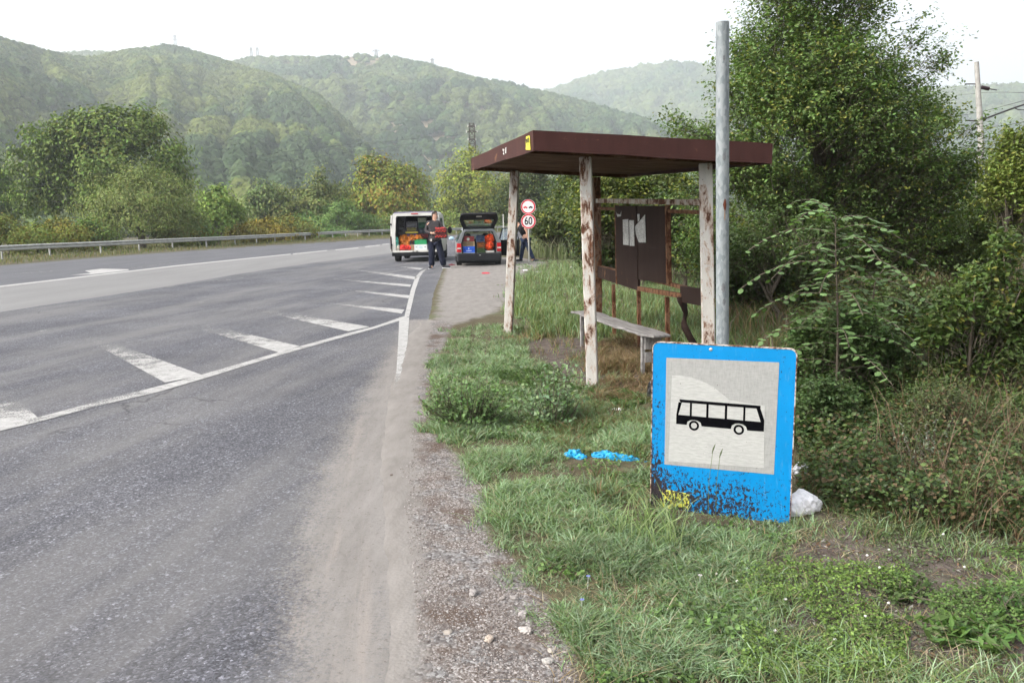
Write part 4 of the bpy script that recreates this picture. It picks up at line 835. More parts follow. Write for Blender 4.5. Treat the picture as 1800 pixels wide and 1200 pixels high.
def side_ring(w_, zb, zw, zr, wr, r=.08):
    """half section from bottom centre to roof centre, mirrored: sill, waist, shoulder, roof"""
    h = [(0, zb), (w_*.82, zb), (w_*.97, zb+.06), (w_, (zb+zw)*.5), (w_*.985, zw), (wr+(w_*.985-wr)*.08, zr-r), (wr-r*.9, zr-.008), (wr*.5, zr+.012), (0, zr+.018)]
    return h+[(-x, z) for x, z in h[-2:0:-1]]
# ring indices: 0 bottom, 1-2 sill, 3 mid, 4 waist, 5 cantrail, 6-7 roof, 8 roof centre, 9.. mirrored (9:7,10:6,11:5,12:4,13:3,14:2,15:1)
def shell(root, name, m, st, glassf, mg, thick, gname='side_window'):
    V_, ns, k = loft(st, None); F = []; GF = {}
    for i in range(ns-1):
        for j in range(k):
            q = [i*k+j, i*k+(j+1) % k, (i+1)*k+(j+1) % k, (i+1)*k+j]; w_ = glassf(i, j)
            if w_: GF.setdefault(w_, []).append(q)
            else: F.append(q)
    F.append([(ns-1)*k+j for j in range(k)])
    g = Geo(); g.add(V_, F); o = g.build(name, m, root, smooth=False); md = o.modifiers.new('s', 'SOLIDIFY'); md.thickness = thick; md.offset = 1 if thick > 0 else -1
    for w_, fs in GF.items():
        us = sorted({i for q in fs for i in q}); rm = {a_: b_ for b_, a_ in enumerate(us)}; g = Geo(); g.add(V_[us]*np.array([.997, 1, .999]), np.array([[rm[i] for i in q] for q in fs])); g.build(w_.split('.')[0], mg, root)
    return o
def wheel(root, x, y, r, wd, side):
    t = np.array([[0, 0, 1], [1, 0, 0], [0, 1, 0]]).T.astype(float); Mx = np.array([[0, 0, 1], [0, 1, 0], [-1, 0, 0]], float)
    g = Geo(); pr = [(r*.62, -wd/2), (r*.93, -wd/2), (r, -wd*.36), (r, wd*.36), (r*.93, wd/2), (r*.62, wd/2), (r*.62, -wd/2)]; lathe(g, pr, 26, Mx); o = g.build('wheel', M_RUB, root, smooth=True); o.location = (x, y, r)
    g = Geo(); s = side; lathe(g, [(0, s*wd*.35), (r*.2, s*wd*.38), (r*.5, s*wd*.28), (r*.63, s*wd*.42)], 20, Mx); g.build('rim', M_RIMM, o, smooth=True)
    return o
# ---- van
VP = gp(732, 460.5); van = thing('delivery_van', 'dirty white delivery van with its rear doors swung open and full of crates', 'van', (VP[0], VP[1], 0))
W_, H_ = .95, 1.96
st = [(0, side_ring(W_, .36, 1.15, H_-.03, .86, .07)), (.05, side_ring(W_, .34, 1.15, H_, .87, .07)), (1.3, side_ring(W_, .3, 1.15, H_+.02, .87)), (2.6, side_ring(W_, .28, 1.15, H_+.02, .87)), (3.35, side_ring(W_, .28, 1.15, H_-.02, .85)), (3.95, side_ring(W_, .28, 1.12, 1.62, .78)), (4.3, side_ring(W_*.98, .28, 1.02, 1.2, .72, .05)), (4.75, side_ring(W_*.88, .3, .8, .86, .6, .04))]
def vg(i, j):
    if i == 4 and j in (4, 11): return 'side_window.a' if j == 4 else 'side_window.b'
    if i in (5,) and j in (5, 6, 7, 8, 9, 10): return 'windscreen'
    return None
shell(van, 'body', M_VANW, st, vg, M_GL, -.04)
g = Geo()                                            # rear frame around the opening
def frame_rect(g, x0, x1, z0, z1, X0, X1, Z0, Z1, y0, y1):
    for (a_, b_, c_, d_) in ((X0, x0, Z0, Z1), (x1, X1, Z0, Z1), (x0, x1, Z0, z0), (x0, x1, z1, Z1)): box(g, ((a_+b_)/2, (y0+y1)/2, (c_+d_)/2), (b_-a_, y1-y0, d_-c_))
o = [(-.93, .4), (-.945, 1.1), (-.87, 1.86), (-.8, 1.93), (.8, 1.93), (.87, 1.86), (.945, 1.1), (.93, .4)]; i_ = [(-.79, .47), (-.8, 1.1), (-.745, 1.78), (-.70, 1.82), (.70, 1.82), (.745, 1.78), (.8, 1.1), (.79, .47)]
v = [(x, -.015, z) for x, z in o]+[(x, -.015, z) for x, z in i_]+[(x, .06, z) for x, z in o]+[(x, .06, z) for x, z in i_]; f = []
for q in range(8): r_ = (q+1) % 8; f += [[q, r_, 8+r_, 8+q], [8+q, 8+r_, 24+r_, 24+q], [r_, q, 16+q, 16+r_]]
g.add(v, np.array(f)); g.build('rear_frame', M_VANW, van)
g = Geo(); hexa(g, [(-.86, -.0, 1.935), (.86, -.0, 1.935), (.86, .9, 1.965), (-.86, .9, 1.965)], [(-.8, .02, 1.975), (.8, .02, 1.975), (.8, .9, 2.0), (-.8, .9, 2.0)]); g.build('roof_cap', plain('bluish_roof', (.1, .09, .14), .4), van)
g = Geo(); box(g, (0, -.035, 1.90), (.28, .03, .035)); bevel(g.build('high_brake_light', M_TAIL, van), .01)
g = Geo(); hexa(g, [(-.94, -.16, .25), (.94, -.16, .25), (.96, .15, .25), (-.96, .15, .25)], [(-.94, -.18, .40), (.94, -.18, .40), (.96, .15, .42), (-.96, .15, .42)]); bevel(g.build('rear_bumper', M_PLAS, van), .03, 3)
g = Geo(); hexa(g, [(-.9, -.14, .402), (.9, -.14, .402), (.9, .1, .402), (-.9, .1, .402)], [(-.88, -.12, .455), (.88, -.12, .455), (.9, .1, .46), (-.9, .1, .46)]); g.build('rear_sill', M_VANW, van)
for x in (-.09, .06): g = Geo(); box(g, (x, -.15, .43), (.07, .02, .03)); g.build('latch', M_PLAS, van)
g = Geo(); box(g, (0, 1.3, .44), (1.76, 2.6, .03)); g.build('load_floor', M_INT, van)
g = Geo(); box(g, (0, 2.62, 1.15), (1.7, .04, 1.45)); g.build('bulkhead', M_INT, van)
M_LIN = plain('grey_lining', (.11, .115, .115), .8, .25, 3)
for s in (-1, 1): g = Geo(); box(g, (s*.83, 1.3, 1.1), (.02, 2.5, 1.3)); g.build('inner_lining', M_LIN if s < 0 else M_INT, van)
for s in (-1, 1):                                   # doors folded right back along the sides
    g = Geo(); x0 = s*1.0; hexa(g, [(x0-.025, .03, .42), (x0+.025, .03, .42), (x0+.03*1+.05*s, .82, .42), (x0-.03+.05*s, .82, .42)], [(x0-.025-.07*s, .03, 1.86), (x0+.025-.07*s, .03, 1.86), (x0+.03-.03*s, .82, 1.86), (x0-.03-.03*s, .82, 1.86)]); o = bevel(g.build('rear_door', M_VANW, van), .015, 2)
    g = Geo(); hexa(g, [(x0-.035+.0*s, .15, 1.15), (x0+.035, .15, 1.15), (x0+.035+.04*s, .72, 1.15), (x0-.035+.04*s, .72, 1.15)], [(x0-.035-.05*s, .15, 1.72), (x0+.035-.05*s, .15, 1.72), (x0+.035-.01*s, .72, 1.72), (x0-.035-.01*s, .72, 1.72)]); g.build('door_window', M_GL, o)
    for z in (.7, 1.5): g = Geo(); box(g, (s*.965, -.01, z), (.07, .06, .07)); g.build('hinge', M_PLAS, o)
    g = Geo(); box(g, (s*.985, -.0, .78), (.045, .07, .5)); bevel(g.build('door_edge_lamp', plain('dark_door_edge', (.05, .03, .03), .5), van), .01)
for s in (-1, 1):
    for y in (.85, 3.75): wheel(van, s*.83, y, .33, .22, s)
g = Geo(); tube(g, [V(-.35, -.02, .24), V(-.35, .6, .24)], .07, 10); g.build('exhaust_silencer', M_PLAS, van); g = Geo(); beam(g, (-.75, .85, .27), (.75, .85, .27), .1, .08, (0, 0, 1)); g.build('rear_axle', M_PLAS, van)
g = Geo(); box(g, (0, -.185, .33), (.42, .01, .1)); g.build('number_plate', M_PLAS, van)
g = Geo(); lump(g, (1.12, 3.5, 1.2), (.1, .08, .16), np.random.default_rng(0), 2, .03); g.build('wing_mirror', M_PLAS, van)

# ---- estate car
CP = gp(843, 467.5); car = thing('estate_car', 'silver estate car with raised tailgate and an open side door, boot full of produce', 'car', (CP[0], CP[1], 0), R_(4.5))
st = [(0, side_ring(.74, .36, .84, 1.2, .50, .05)), (.04, side_ring(.77, .26, .84, 1.26, .52, .06)), (.3, side_ring(.795, .22, .86, 1.31, .54)), (1.2, side_ring(.81, .2, .86, 1.34, .56)), (2.1, side_ring(.81, .2, .86, 1.34, .56)), (2.75, side_ring(.81, .2, .85, 1.20, .52)), (3.2, side_ring(.80, .2, .83, .9, .46, .03)), (3.7, side_ring(.78, .22, .78, .82, .44, .03)), (4.1, side_ring(.70, .26, .62, .66, .4, .03))]
def cg(i, j):
    if i in (1, 2, 3, 4) and j in (4, 11): return 'side_window.%d%d' % (i, j)
    if i == 5 and j in (5, 6, 7, 8, 9, 10): return 'windscreen'
    return None
shell(car, 'body', M_CARS, st, cg, M_GLL, -.03)
o = [(-.74, .42), (-.765, .84), (-.56, 1.24), (-.50, 1.29), (.50, 1.29), (.56, 1.24), (.765, .84), (.74, .42)]; i_ = [(-.60, .46), (-.62, .82), (-.50, 1.17), (-.45, 1.21), (.45, 1.21), (.50, 1.17), (.62, .82), (.60, .46)]
v = [(x, -.02-.0*z, z) for x, z in o]+[(x, -.02, z) for x, z in i_]+[(x, .06, z) for x, z in o]+[(x, .06, z) for x, z in i_]; f = []
for q in range(8): r_ = (q+1) % 8; f += [[q, r_, 8+r_, 8+q], [8+q, 8+r_, 24+r_, 24+q], [r_, q, 16+q, 16+r_]]
g = Geo(); g.add(v, np.array(f)); bevel(g.build('rear_frame', M_CARS, car), .01)
g = Geo(); v2 = [(x*.995, -.024, z*1.0-.004) for x, z in i_]; v3 = [(x*.93, -.024, z*.985+.01) for x, z in i_]
f = [[q, (q+1) % 8, 8+(q+1) % 8, 8+q] for q in range(8)]; g.add(v2+v3, np.array(f)); g.build('door_seal', M_PLAS, car)
g = Geo(); hexa(g, [(-.74, -.16, .17), (.74, -.16, .17), (.8, .2, .17), (-.8, .2, .17)], [(-.75, -.14, .45), (.75, -.14, .45), (.8, .2, .45), (-.8, .2, .45)]); bevel(g.build('rear_bumper', M_PLAS, car), .04, 3)
g = Geo(); hexa(g, [(-.62, -.02, .11), (.62, -.02, .11), (.62, .4, .11), (-.62, .4, .11)], [(-.7, -.12, .18), (.7, -.12, .18), (.7, .4, .18), (-.7, .4, .18)]); g.build('rear_valance', M_PLAS, car)
for s in (-1, 1):
    g = Geo(); hexa(g, [(s*.62, -.045, .50), (s*.775, -.03, .50), (s*.79, .12, .5), (s*.7, .12, .5)][::s], [(s*.62, -.045, .80), (s*.765, -.03, .80), (s*.78, .12, .8), (s*.7, .12, .8)][::s]); t_ = bevel(g.build('tail_light', M_TAIL, car), .012, 2)
    g = Geo(); box(g, (s*.7, -.048, .63), (.13, .012, .05)); g.build('clear_band', M_LAMP, t_)
g = Geo(); box(g, (.02, -.165, .385), (.06, .012, .02)); g.build('plate_light', M_LAMP, car)
# tailgate lifted, glass seen from below
def tg(x, s, d=0): a_ = R_(33); return (x, .12-s*math.cos(a_)-d*math.sin(a_), 1.31+s*math.sin(a_)-d*math.cos(a_))
def tgp(g, P, d0, d1): hexa(g, [tg(x, s, d1) for x, s in P], [tg(x, s, d0) for x, s in P])
g = Geo(); O = [(-.52, 0), (-.60, .3), (-.66, .62), (-.62, .9), (-.56, .96), (.56, .96), (.62, .9), (.66, .62), (.60, .3), (.52, 0)]; I = [(-.42, .11), (-.46, .3), (-.52, .5), (-.525, .58), (-.50, .60), (.50, .60), (.525, .58), (.52, .5), (.46, .3), (.42, .11)]
v = [tg(x, s, -.02) for x, s in O]+[tg(x, s, -.02) for x, s in I]+[tg(x, s, .045) for x, s in O]+[tg(x, s, .045) for x, s in I]; f = []
for q in range(10): r_ = (q+1) % 10; f += [[q, r_, 10+r_, 10+q], [r_, q, 20+q, 20+r_], [20+r_, 20+q, 30+q, 30+r_], [10+q, 10+r_, 30+r_, 30+q]]
g.add(v, np.array(f)); tail = g.build('tailgate', M_PLAS, car); g = Geo(); g.add([tg(x, s, .0) for x, s in I], [list(range(10))]); g.build('rear_window', M_GLL, tail)
g = Geo(); g.add([tg(x, s, .046) for x, s in ((-.1, .78), (.1, .78), (.09, .86), (-.09, .86))], [[0, 1, 2, 3]]); g.build('tailgate_catch', M_LAMP, tail)
for s in (-1, 1): g = Geo(); tube(g, [V(s*.52, .1, 1.12), V(*tg(s*.56, .35, .05))], .012, 6); g.build('gas_strut', M_PLAS, car)
for s in (-1, 1):
    for y in (.75, 3.3): wheel(car, s*.70, y, .285, .19, s)
g = Geo(); box(g, (0, .8, .42), (1.3, 1.5, .03)); g.build('boot_floor', M_INT, car)
g = Geo(); hexa(g, [(-.62, 1.45, .4), (.62, 1.45, .4), (.6, 1.55, .4), (-.6, 1.55, .4)], [(-.58, 1.5, .92), (.58, 1.5, .92), (.58, 1.6, .92), (-.58, 1.6, .92)]); g.build('rear_seat', M_INT, car)
for x in (-.33, .33): g = Geo(); lump(g, (x, 2.2, 1.0), (.13, .06, .12), np.random.default_rng(1), 2, .04); g.build('headrest', M_INT, car)
g = Geo(); box(g, (0, 2.5, 1.17), (.2, .03, .06)); g.build('rear_view_mirror', M_INT, car)
mr = Geo(); lump(mr, (-.93, 2.75, .93), (.11, .06, .07), np.random.default_rng(1), 2, .03); mo = mr.build('wing_mirror', plain('pale_blue_mirror', (.3, .42, .5), .2), car)
# open door on the right
hx, hy = .82, 2.0; a_ = R_(20)
def dp(s, z, d=0): return (hx+s*math.cos(a_)+d*math.sin(a_), hy-s*math.sin(a_)*1.0+d*math.cos(a_), z)
g = Geo(); hexa(g, [dp(0, .28), dp(.78, .24), dp(.78, .24, .07), dp(0, .28, .07)], [dp(0, .84), dp(.8, .84), dp(.8, .84, .07), dp(0, .84, .07)]); dr = g.build('open_door', plain('dark_door_lining', (.007, .007, .008), .8, .2, 6, 0, .06), car)
g = Geo(); 
for p, q in (((0.02, .84), (.14, 1.27)), ((.14, 1.27), (.64, 1.28)), ((.64, 1.28), (.78, .84))): beam(g, dp(*p, .035), dp(*q, .035), .04, .04, (0, 1, 0))
g.build('window_frame', M_PLAS, dr); g = Geo(); g.add([dp(.04, .84, .035), dp(.78, .84, .035), dp(.64, 1.26, .035), dp(.15, 1.26, .035)], [[0, 1, 2, 3]]); g.build('pane', M_GLL, dr)
# ---- produce
VM = Matrix.Translation(van.location); CM = Matrix.Translation(car.location) @ Matrix.Rotation(R_(4.5), 4, 'Z')
def slat_crate(name, lb, cat, MX, c, s, col, fill=None, fillname='produce', group=None, rng=np.random.default_rng(3), closed=False):
    """open plastic or wooden crate: four slatted sides, base, corner posts; contents as a child"""
    p = MX @ Vector(c); root = thing(name, lb, cat, tuple(p), MX.to_euler().z, group); w_, d_, h_ = s; g = Geo(); nsl = 1 if closed else 3; col = np.array(col)
    for q in range(nsl):
        zc = h_*(q+.5)/nsl; hh = h_/nsl*(1.0 if closed else .42)
        for sx in (-1, 1): box(g, (sx*(w_/2-.008), 0, zc), (.014, d_-.02, hh), None, col*(.8+.3*rng.random()))
        for sy in (-1, 1): box(g, (0, sy*(d_/2-.008), zc), (w_-.004, .014, hh), None, col*(.8+.3*rng.random()))
    for sx in (-1, 1):
        for sy in (-1, 1): box(g, (sx*(w_/2-.02), sy*(d_/2-.02), h_/2), (.036, .036, h_), None, col)
    box(g, (0, 0, .008), (w_-.01, d_-.01, .014), None, col*.8); g.build('crate_body', M_TINT, root)
    if fill is not None:
        g = Geo(); k = int(w_*d_/.0036*1.0)
        for _ in range(min(k, 60)): r_ = .034+.008*rng.random(); lump(g, ((rng.random()-.5)*(w_-.09), (rng.random()-.5)*(d_-.09), h_*.82+.04*rng.random()), (r_, r_, r_), rng, 1, .05, np.array(fill)*(.7+.6*rng.random()))
        box(g, (0, 0, h_*.4), (w_-.05, d_-.05, h_*.75), None, np.array(fill)*1.0); g.build(fillname, M_TINT, root, smooth=True)
    return root
def carton(name, lb, cat, MX, c, s, col, mark=None, lid=False, markcol=(.5, .5, .5)):
    p = MX @ Vector(c); root = thing(name, lb, cat, tuple(p), MX.to_euler().z); w_, d_, h_ = s; g = Geo(); box(g, (0, 0, h_/2), s, None, col); bevel(g.build('box_body', M_TINT, root), .008)
    g = Geo(); 
    for sx in (-1, 1): box(g, (sx*w_*.34, -d_/2-.002, h_*.55), (w_*.13, .006, .03), None, (.03, .03, .03))
    g.build('hand_holes', M_TINT, root) if False else None
    for sx in (-1, 1): g = Geo(); box(g, (sx*w_*.34, -d_/2-.002, h_*.55), (w_*.12, .006, .025), None, np.array(col)*.25); g.build('hand_hole', M_TINT, root)
    if mark:
        for pts in mark: g = Geo(); plate(g, [(x*w_, -d_/2-.004, z*h_) for x, z in pts], (0, -1, 0), .003, markcol); g.build('printed_mark', M_TINT, root)
    return root
def sack(name, lb, MX, lumps, col, seed, cat='sack'):
    rng = np.random.default_rng(seed); c0 = np.array(lumps[0][0]); p = MX @ Vector(c0*np.array([1, 1, 1])); root = thing(name, lb, cat, tuple(p), MX.to_euler().z); g = Geo(); g2 = Geo()
    for c, r in lumps:
        c = np.array(c)-c0; n_ = 90
        lump(g, c, np.array(r)*.93, rng, 3, .14, np.array(col)*.75)
        d = rng.normal(size=(n_, 3)); d /= np.linalg.norm(d, axis=1)[:, None]
        for q in d: lump(g2, c+q*np.array(r)*.92, (.04, .04, .035), rng, 1, .1, np.array(col)*(.6+.9*rng.random()))
    o = g.build('net', M_TINT, root, smooth=True); g2.build('produce', M_TINT, root, smooth=True); return root
# van load (x across, y inward, z up in the van's own frame)
def vx(px): return (px-732)/45.0*1.0
def vz(py): return (460.5-py)/45.0
def vc(fn, name, lb, x0, x1, y0, y1, col, depth=.15, dd=.35, **k):
    z0, z1 = vz(y1), vz(y0); f_ = 1+depth/33; x0, x1 = vx(x0)*f_, vx(x1)*f_
    return fn(name, lb, k.pop('cat', 'crate'), VM, ((x0+x1)/2, depth+dd/2, max(.465, z0)), (x1-x0, dd, z1-max(.465, z0)), col, **k)
vc(carton, 'white_box', 'white cardboard box at the front of the van load, below the green crate', 729, 752, 429.5, 440, (.5, .52, .52), .05, cat='box', mark=[[(-.15, .4), (.15, .4), (.12, .62), (-.12, .62)]], markcol=(.3, .45, .5))
vc(slat_crate, 'green_crate', 'green plastic crate on the white cardboard box', 729.5, 751, 421.5, 429.4, (.01, .2, .07), .07, closed=True, fill=(.02, .1, .03))
vc(carton, 'brown_box', 'small brown cardboard box left of the white one in the van', 720.4, 728.6, 429.5, 440, (.28, .17, .1), .06, cat='box')
vc(slat_crate, 'black_crate', 'small black crate on the brown cardboard box', 721, 729, 421.5, 429.4, (.02, .02, .025), .06)
sack('orange_sack', 'large slumped orange net sacks heap on the left of the van floor', VM, [((-.52, .45, .85), (.24, .3, .24)), ((-.2, .5, .88), (.26, .3, .2)), ((-.42, .35, .68), (.26, .25, .2)), ((.05, .55, .92), (.2, .25, .15))], (.42, .13, .015), 1)
sack('red_sack', 'red net sack lying low in front of the orange ones', VM, [((-.5, .12, .57), (.17, .14, .11)), ((-.3, .16, .56), (.12, .14, .1))], (.5, .02, .015), 2)
sack('pale_bag', 'pale plastic bag at the left foot of the red net sack', VM, [((-.72, .1, .57), (.06, .09, .12))], (.4, .36, .3), 3, 'bag')
sack('green_bag', 'turquoise bag squeezed against the left wall of the van', VM, [((-.77, .14, .82), (.05, .1, .17)), ((-.75, .14, .62), (.05, .1, .12))], (.08, .36, .28), 4, 'bag')
for k_, (a_, b_, lb) in enumerate([(404, 412, 'lowest dark crate of the left stack in the van'), (395, 403.6, 'second lowest dark crate of the left stack in the van'), (386.5, 394.6, 'third dark crate up in the left stack in the van'), (379, 386, 'top dark crate of the left stack in the van')]):
    vc(slat_crate, 'dark_crate', lb, 699, 712 if k_ else 713, a_, b_, (.035, .033, .04), .5, fill=(.06, .06, .05), group='dark crates stacked in the van')
for nm, x0, x1, a_, b_, c_, fl, lb in [('purple_crate', 715, 731, 410, 416, (.08, .05, .18), None, 'purple crate under the black and yellow one'), ('yellow_crate', 712, 734, 406.5, 409.6, (.35, .3, .04), None, 'flat yellow crate tray in the middle stack of the van'), ('black_crate', 713, 733, 400, 406.2, (.03, .03, .03), (.3, .27, .05), 'black crate with yellow fruit above the yellow tray'), ('grey_crate', 713.5, 733.5, 389, 399.5, (.06, .06, .07), (.14, .14, .14), 'grey crate at the top of the middle stack')]:
    vc(slat_crate, nm, lb, x0, x1, a_, b_, c_, .45, fill=fl, closed=nm == 'yellow_crate')
for nm, a_, b_, c_, fl, lb in [('wine_red_crate', 411, 418, (.09, .015, .02), (.1, .02, .02), 'dark red crate at the bottom of the right stack'), ('black_crate', 401.5, 410.6, (.018, .018, .022), (.04, .06, .08), 'black crate with bottles above the dark red one'), ('green_black_crate', 390.5, 401, (.02, .05, .035), (.02, .08, .04), 'blackish green crate second from the top right'), ('pale_box', 382, 390, (.16, .18, .13), None, 'pale greenish box topping the right stack in the van')]:
    vc(slat_crate if fl else carton, nm, lb, 735, 752 if fl else 750, a_, b_, c_, .45, cat='crate' if fl else 'box', **({'fill': fl} if fl else {}))
# car load
def cx(px): return (px-843)/50.0+.0
def cz(py): return (467.5-py)/50.0
def cc_(fn, name, lb, x0, x1, y0, y1, col, depth=.04, dd=.35, **k):
    z0 = max(.455, cz(y1)); return fn(name, lb, k.pop('cat', 'crate'), CM, ((cx(x0)+cx(x1))/2, depth+dd/2, z0), (cx(x1)-cx(x0), dd, cz(y0)-z0), col, **k)
cc_(carton, 'blue_box', 'blue cardboard box with white print at the left of the car boot', 814, 835.5, 433, 446, (.02, .09, .48), cat='box', mark=[[(-.03, .62), (.0, .55), (.05, .6), (.045, .72), (.01, .86), (-.01, .76)], [(-.2, .28), (-.12, .28), (-.12, .4), (-.18, .42)], [(-.09, .28), (.0, .3), (.0, .42), (-.09, .4)], [(.03, .28), (.12, .28), (.1, .42), (.03, .4)], [(.14, .3), (.22, .3), (.22, .4), (.15, .42)], [(-.48, .02), (.48, .02), (.48, .07), (-.48, .07)]], markcol=(.5, .55, .6))
cc_(slat_crate, 'wooden_tray', 'pale wooden fruit tray on the blue cardboard box', 813, 835.5, 428.2, 432.8, (.33, .24, .14))
cc_(slat_crate, 'wooden_tray', 'upper pale wooden tray, second above the blue box', 813, 835.5, 424.5, 427.8, (.3, .22, .13), group=None)
cc_(carton, 'red_box', 'red box with round white emblem on the wooden trays', 813.5, 835, 415.5, 424.2, (.16, .02, .02), cat='box', mark=[[(.0+.12*math.cos(t)*1, .45+.3*math.sin(t)) for t in np.linspace(0, 2*math.pi, 14, endpoint=False)]], markcol=(.3, .35, .3))
cc_(slat_crate, 'green_crate', 'dark green crate of greens at the bottom middle of the boot', 839.5, 853.3, 436.5, 446, (.03, .06, .02), fill=(.08, .12, .03))
cc_(slat_crate, 'orange_crate', 'crate of orange carrots between green and blue crates', 839.5, 853.3, 426, 436.2, (.12, .05, .015), fill=(.5, .14, .02))
cc_(slat_crate, 'navy_crate', 'dark blue crate on top of the carrot crate', 838.5, 853.3, 414.8, 425.7, (.03, .05, .1), fill=(.03, .04, .07))
cc_(slat_crate, 'white_tray', 'white polystyrene tray beneath the orange-red sack in the boot', 855, 869.5, 441, 446, (.45, .43, .4), closed=True)
sack('orange_sack', 'bright orange-red net sack standing at the right of the boot', CM, [((.375, .22, .70), (.15, .16, .17)), ((.4, .22, .95), (.145, .15, .16)), ((.30, .25, .93), (.1, .12, .1))], (.68, .07, .012), 6)

# ================================================================== PEOPLE
M_SKIN = plain('skin', (.42, .25, .18), .6, .08, 8); M_HAIR = plain('dark_hair', (.03, .025, .022), .8, .3, 60); M_JKT = plain('black_jacket', (.03, .026, .028), .7, .35, 14, 0, .25, .3, 20)
M_TRS = plain('dark_navy_cloth', (.016, .018, .032), .85, .3, 12, 0, .1, .3, 16); M_TRS2 = plain('navy_cloth', (.025, .035, .07), .85, .25, 12, 0, .1, .3, 16); M_TEE = plain('black_cotton', (.012, .012, .015), .9, .3, 12); M_SOLE = plain('white_sole', (.5, .5, .52), .6); M_SHOE = plain('dark_shoe', (.03, .03, .035), .6)
def skin(name, J, E, m, parent, root=None, sub=2):
    names = list(J); me = bpy.data.meshes.new(name); me.from_pydata([J[k][0] for k in names], [(names.index(a_), names.index(b_)) for a_, b_ in E], []); o = bpy.data.objects.new(name, me); COL.objects.link(o); me.materials.append(m)
    sk = o.modifiers.new('skin', 'SKIN'); sk.use_smooth_shade = True
    if not me.skin_vertices: bpy.context.view_layer.update()
    for i, k in enumerate(names):
        r = J[k][1]; me.skin_vertices[0].data[i].radius = r if isinstance(r, tuple) else (r, r); me.skin_vertices[0].data[i].use_root = (k == (root or names[0]))
    s = o.modifiers.new('sub', 'SUBSURF'); s.levels = s.render_levels = sub
    o.parent = parent; return o
def chain(*k): return list(zip(k[:-1], k[1:]))
def fingers(J, E, hand, palm_end, dirv, side, curl, s='r'):
    d = unit(dirv); sd_ = unit(side); cu = unit(curl)
    for i, (off, L_) in enumerate(((-.034, .07), (-.011, .08), (.011, .075), (.033, .06))):
        a_ = V(*palm_end)+sd_*off; b_ = a_+d*L_*.5+cu*.01; c_ = a_+d*L_*.75+cu*L_*.5
        for q, p in enumerate((a_, b_, c_)): J['f%s%d%d' % (s, i, q)] = (tuple(p), .0095)
        E += [(hand, 'f%s%d0' % (s, i))]+chain(*['f%s%d%d' % (s, i, q) for q in range(3)])
    a_ = V(*J[hand][0])+sd_*.04; J['t%s0' % s] = (tuple(a_+d*.02), .011); J['t%s1' % s] = (tuple(a_+d*.05+sd_*.015+cu*.02), .009); E += [(hand, 't%s0' % s), ('t%s0' % s, 't%s1' % s)]
def head_extra(parent, c, f, up, r=.1, hairlen=0):
    """hair cap, ears, eyes, brows, mouth for a head centred c facing f"""
    f = unit(f); up = unit(up); l = np.cross(up, f); M = np.stack([l, f, up], 1); rng = np.random.default_rng(2)
    g = Geo(); v, fc_ = ICO3; k = (v[:, 2] > .12-.0*v[:, 1]) | ((v[:, 1] < -.05) & (v[:, 2] > -.5)); k &= ~((v[:, 1] > .62) & (v[:, 2] < .55)); ff = fc_[k[fc_].all(1)]
    g.add((v*np.array([.083, .103, .118])*(1+.03*rng.random((len(v), 1)))+np.array([0, -.006, .012])) @ M.T+c, ff); h = g.build('hair', M_HAIR, parent, smooth=True)
    m = h.modifiers.new('s', 'SOLIDIFY'); m.thickness = .008
    for s in (-1, 1):
        g = Geo(); lump(g, (V(s*.03, .088, .012) @ M.T)+c, (.011, .008, .008), rng, 2, 0, None); g.build('eye', M_SBLK, parent, smooth=True)
        g = Geo(); box(g, (V(s*.031, .094, .03) @ M.T)+c, (.03, .006, .006), M); g.build('eyebrow', M_HAIR, parent)
    g = Geo(); box(g, (V(0, .089, -.052) @ M.T)+c, (.042, .006, .008), M); g.build('mouth', plain('lips', (.3, .1, .09), .5), parent)
def shoe(parent, p, d, m=M_SHOE):
    d = unit(V(d[0], d[1], 0)); M = np.stack([V(-d[1], d[0], 0)*-1, d, V(0, 0, 1)], 1); g = Geo(); rng = np.random.default_rng(3)
    lump(g, V(*p)+d*.06+V(0, 0, .055), (.05, .145, .05), rng, 3, .03, None, M); lump(g, V(*p)+V(0, 0, .08), (.045, .065, .06), rng, 2, .03, None, M); o = g.build('shoe', m, parent, smooth=True)
    g = Geo(); v = []; k = 16
    for z in (0, .025):
        for t in np.linspace(0, 2*math.pi, k, endpoint=False): v.append(V(*p)+d*.06+M @ V(.054*math.cos(t), .155*math.sin(t), z))
    g.add(v, [list(range(k))[::-1], list(range(k, 2*k))]+[[i, (i+1) % k, k+(i+1) % k, k+i] for i in range(k)]); g.build('sole', M_SOLE, o)
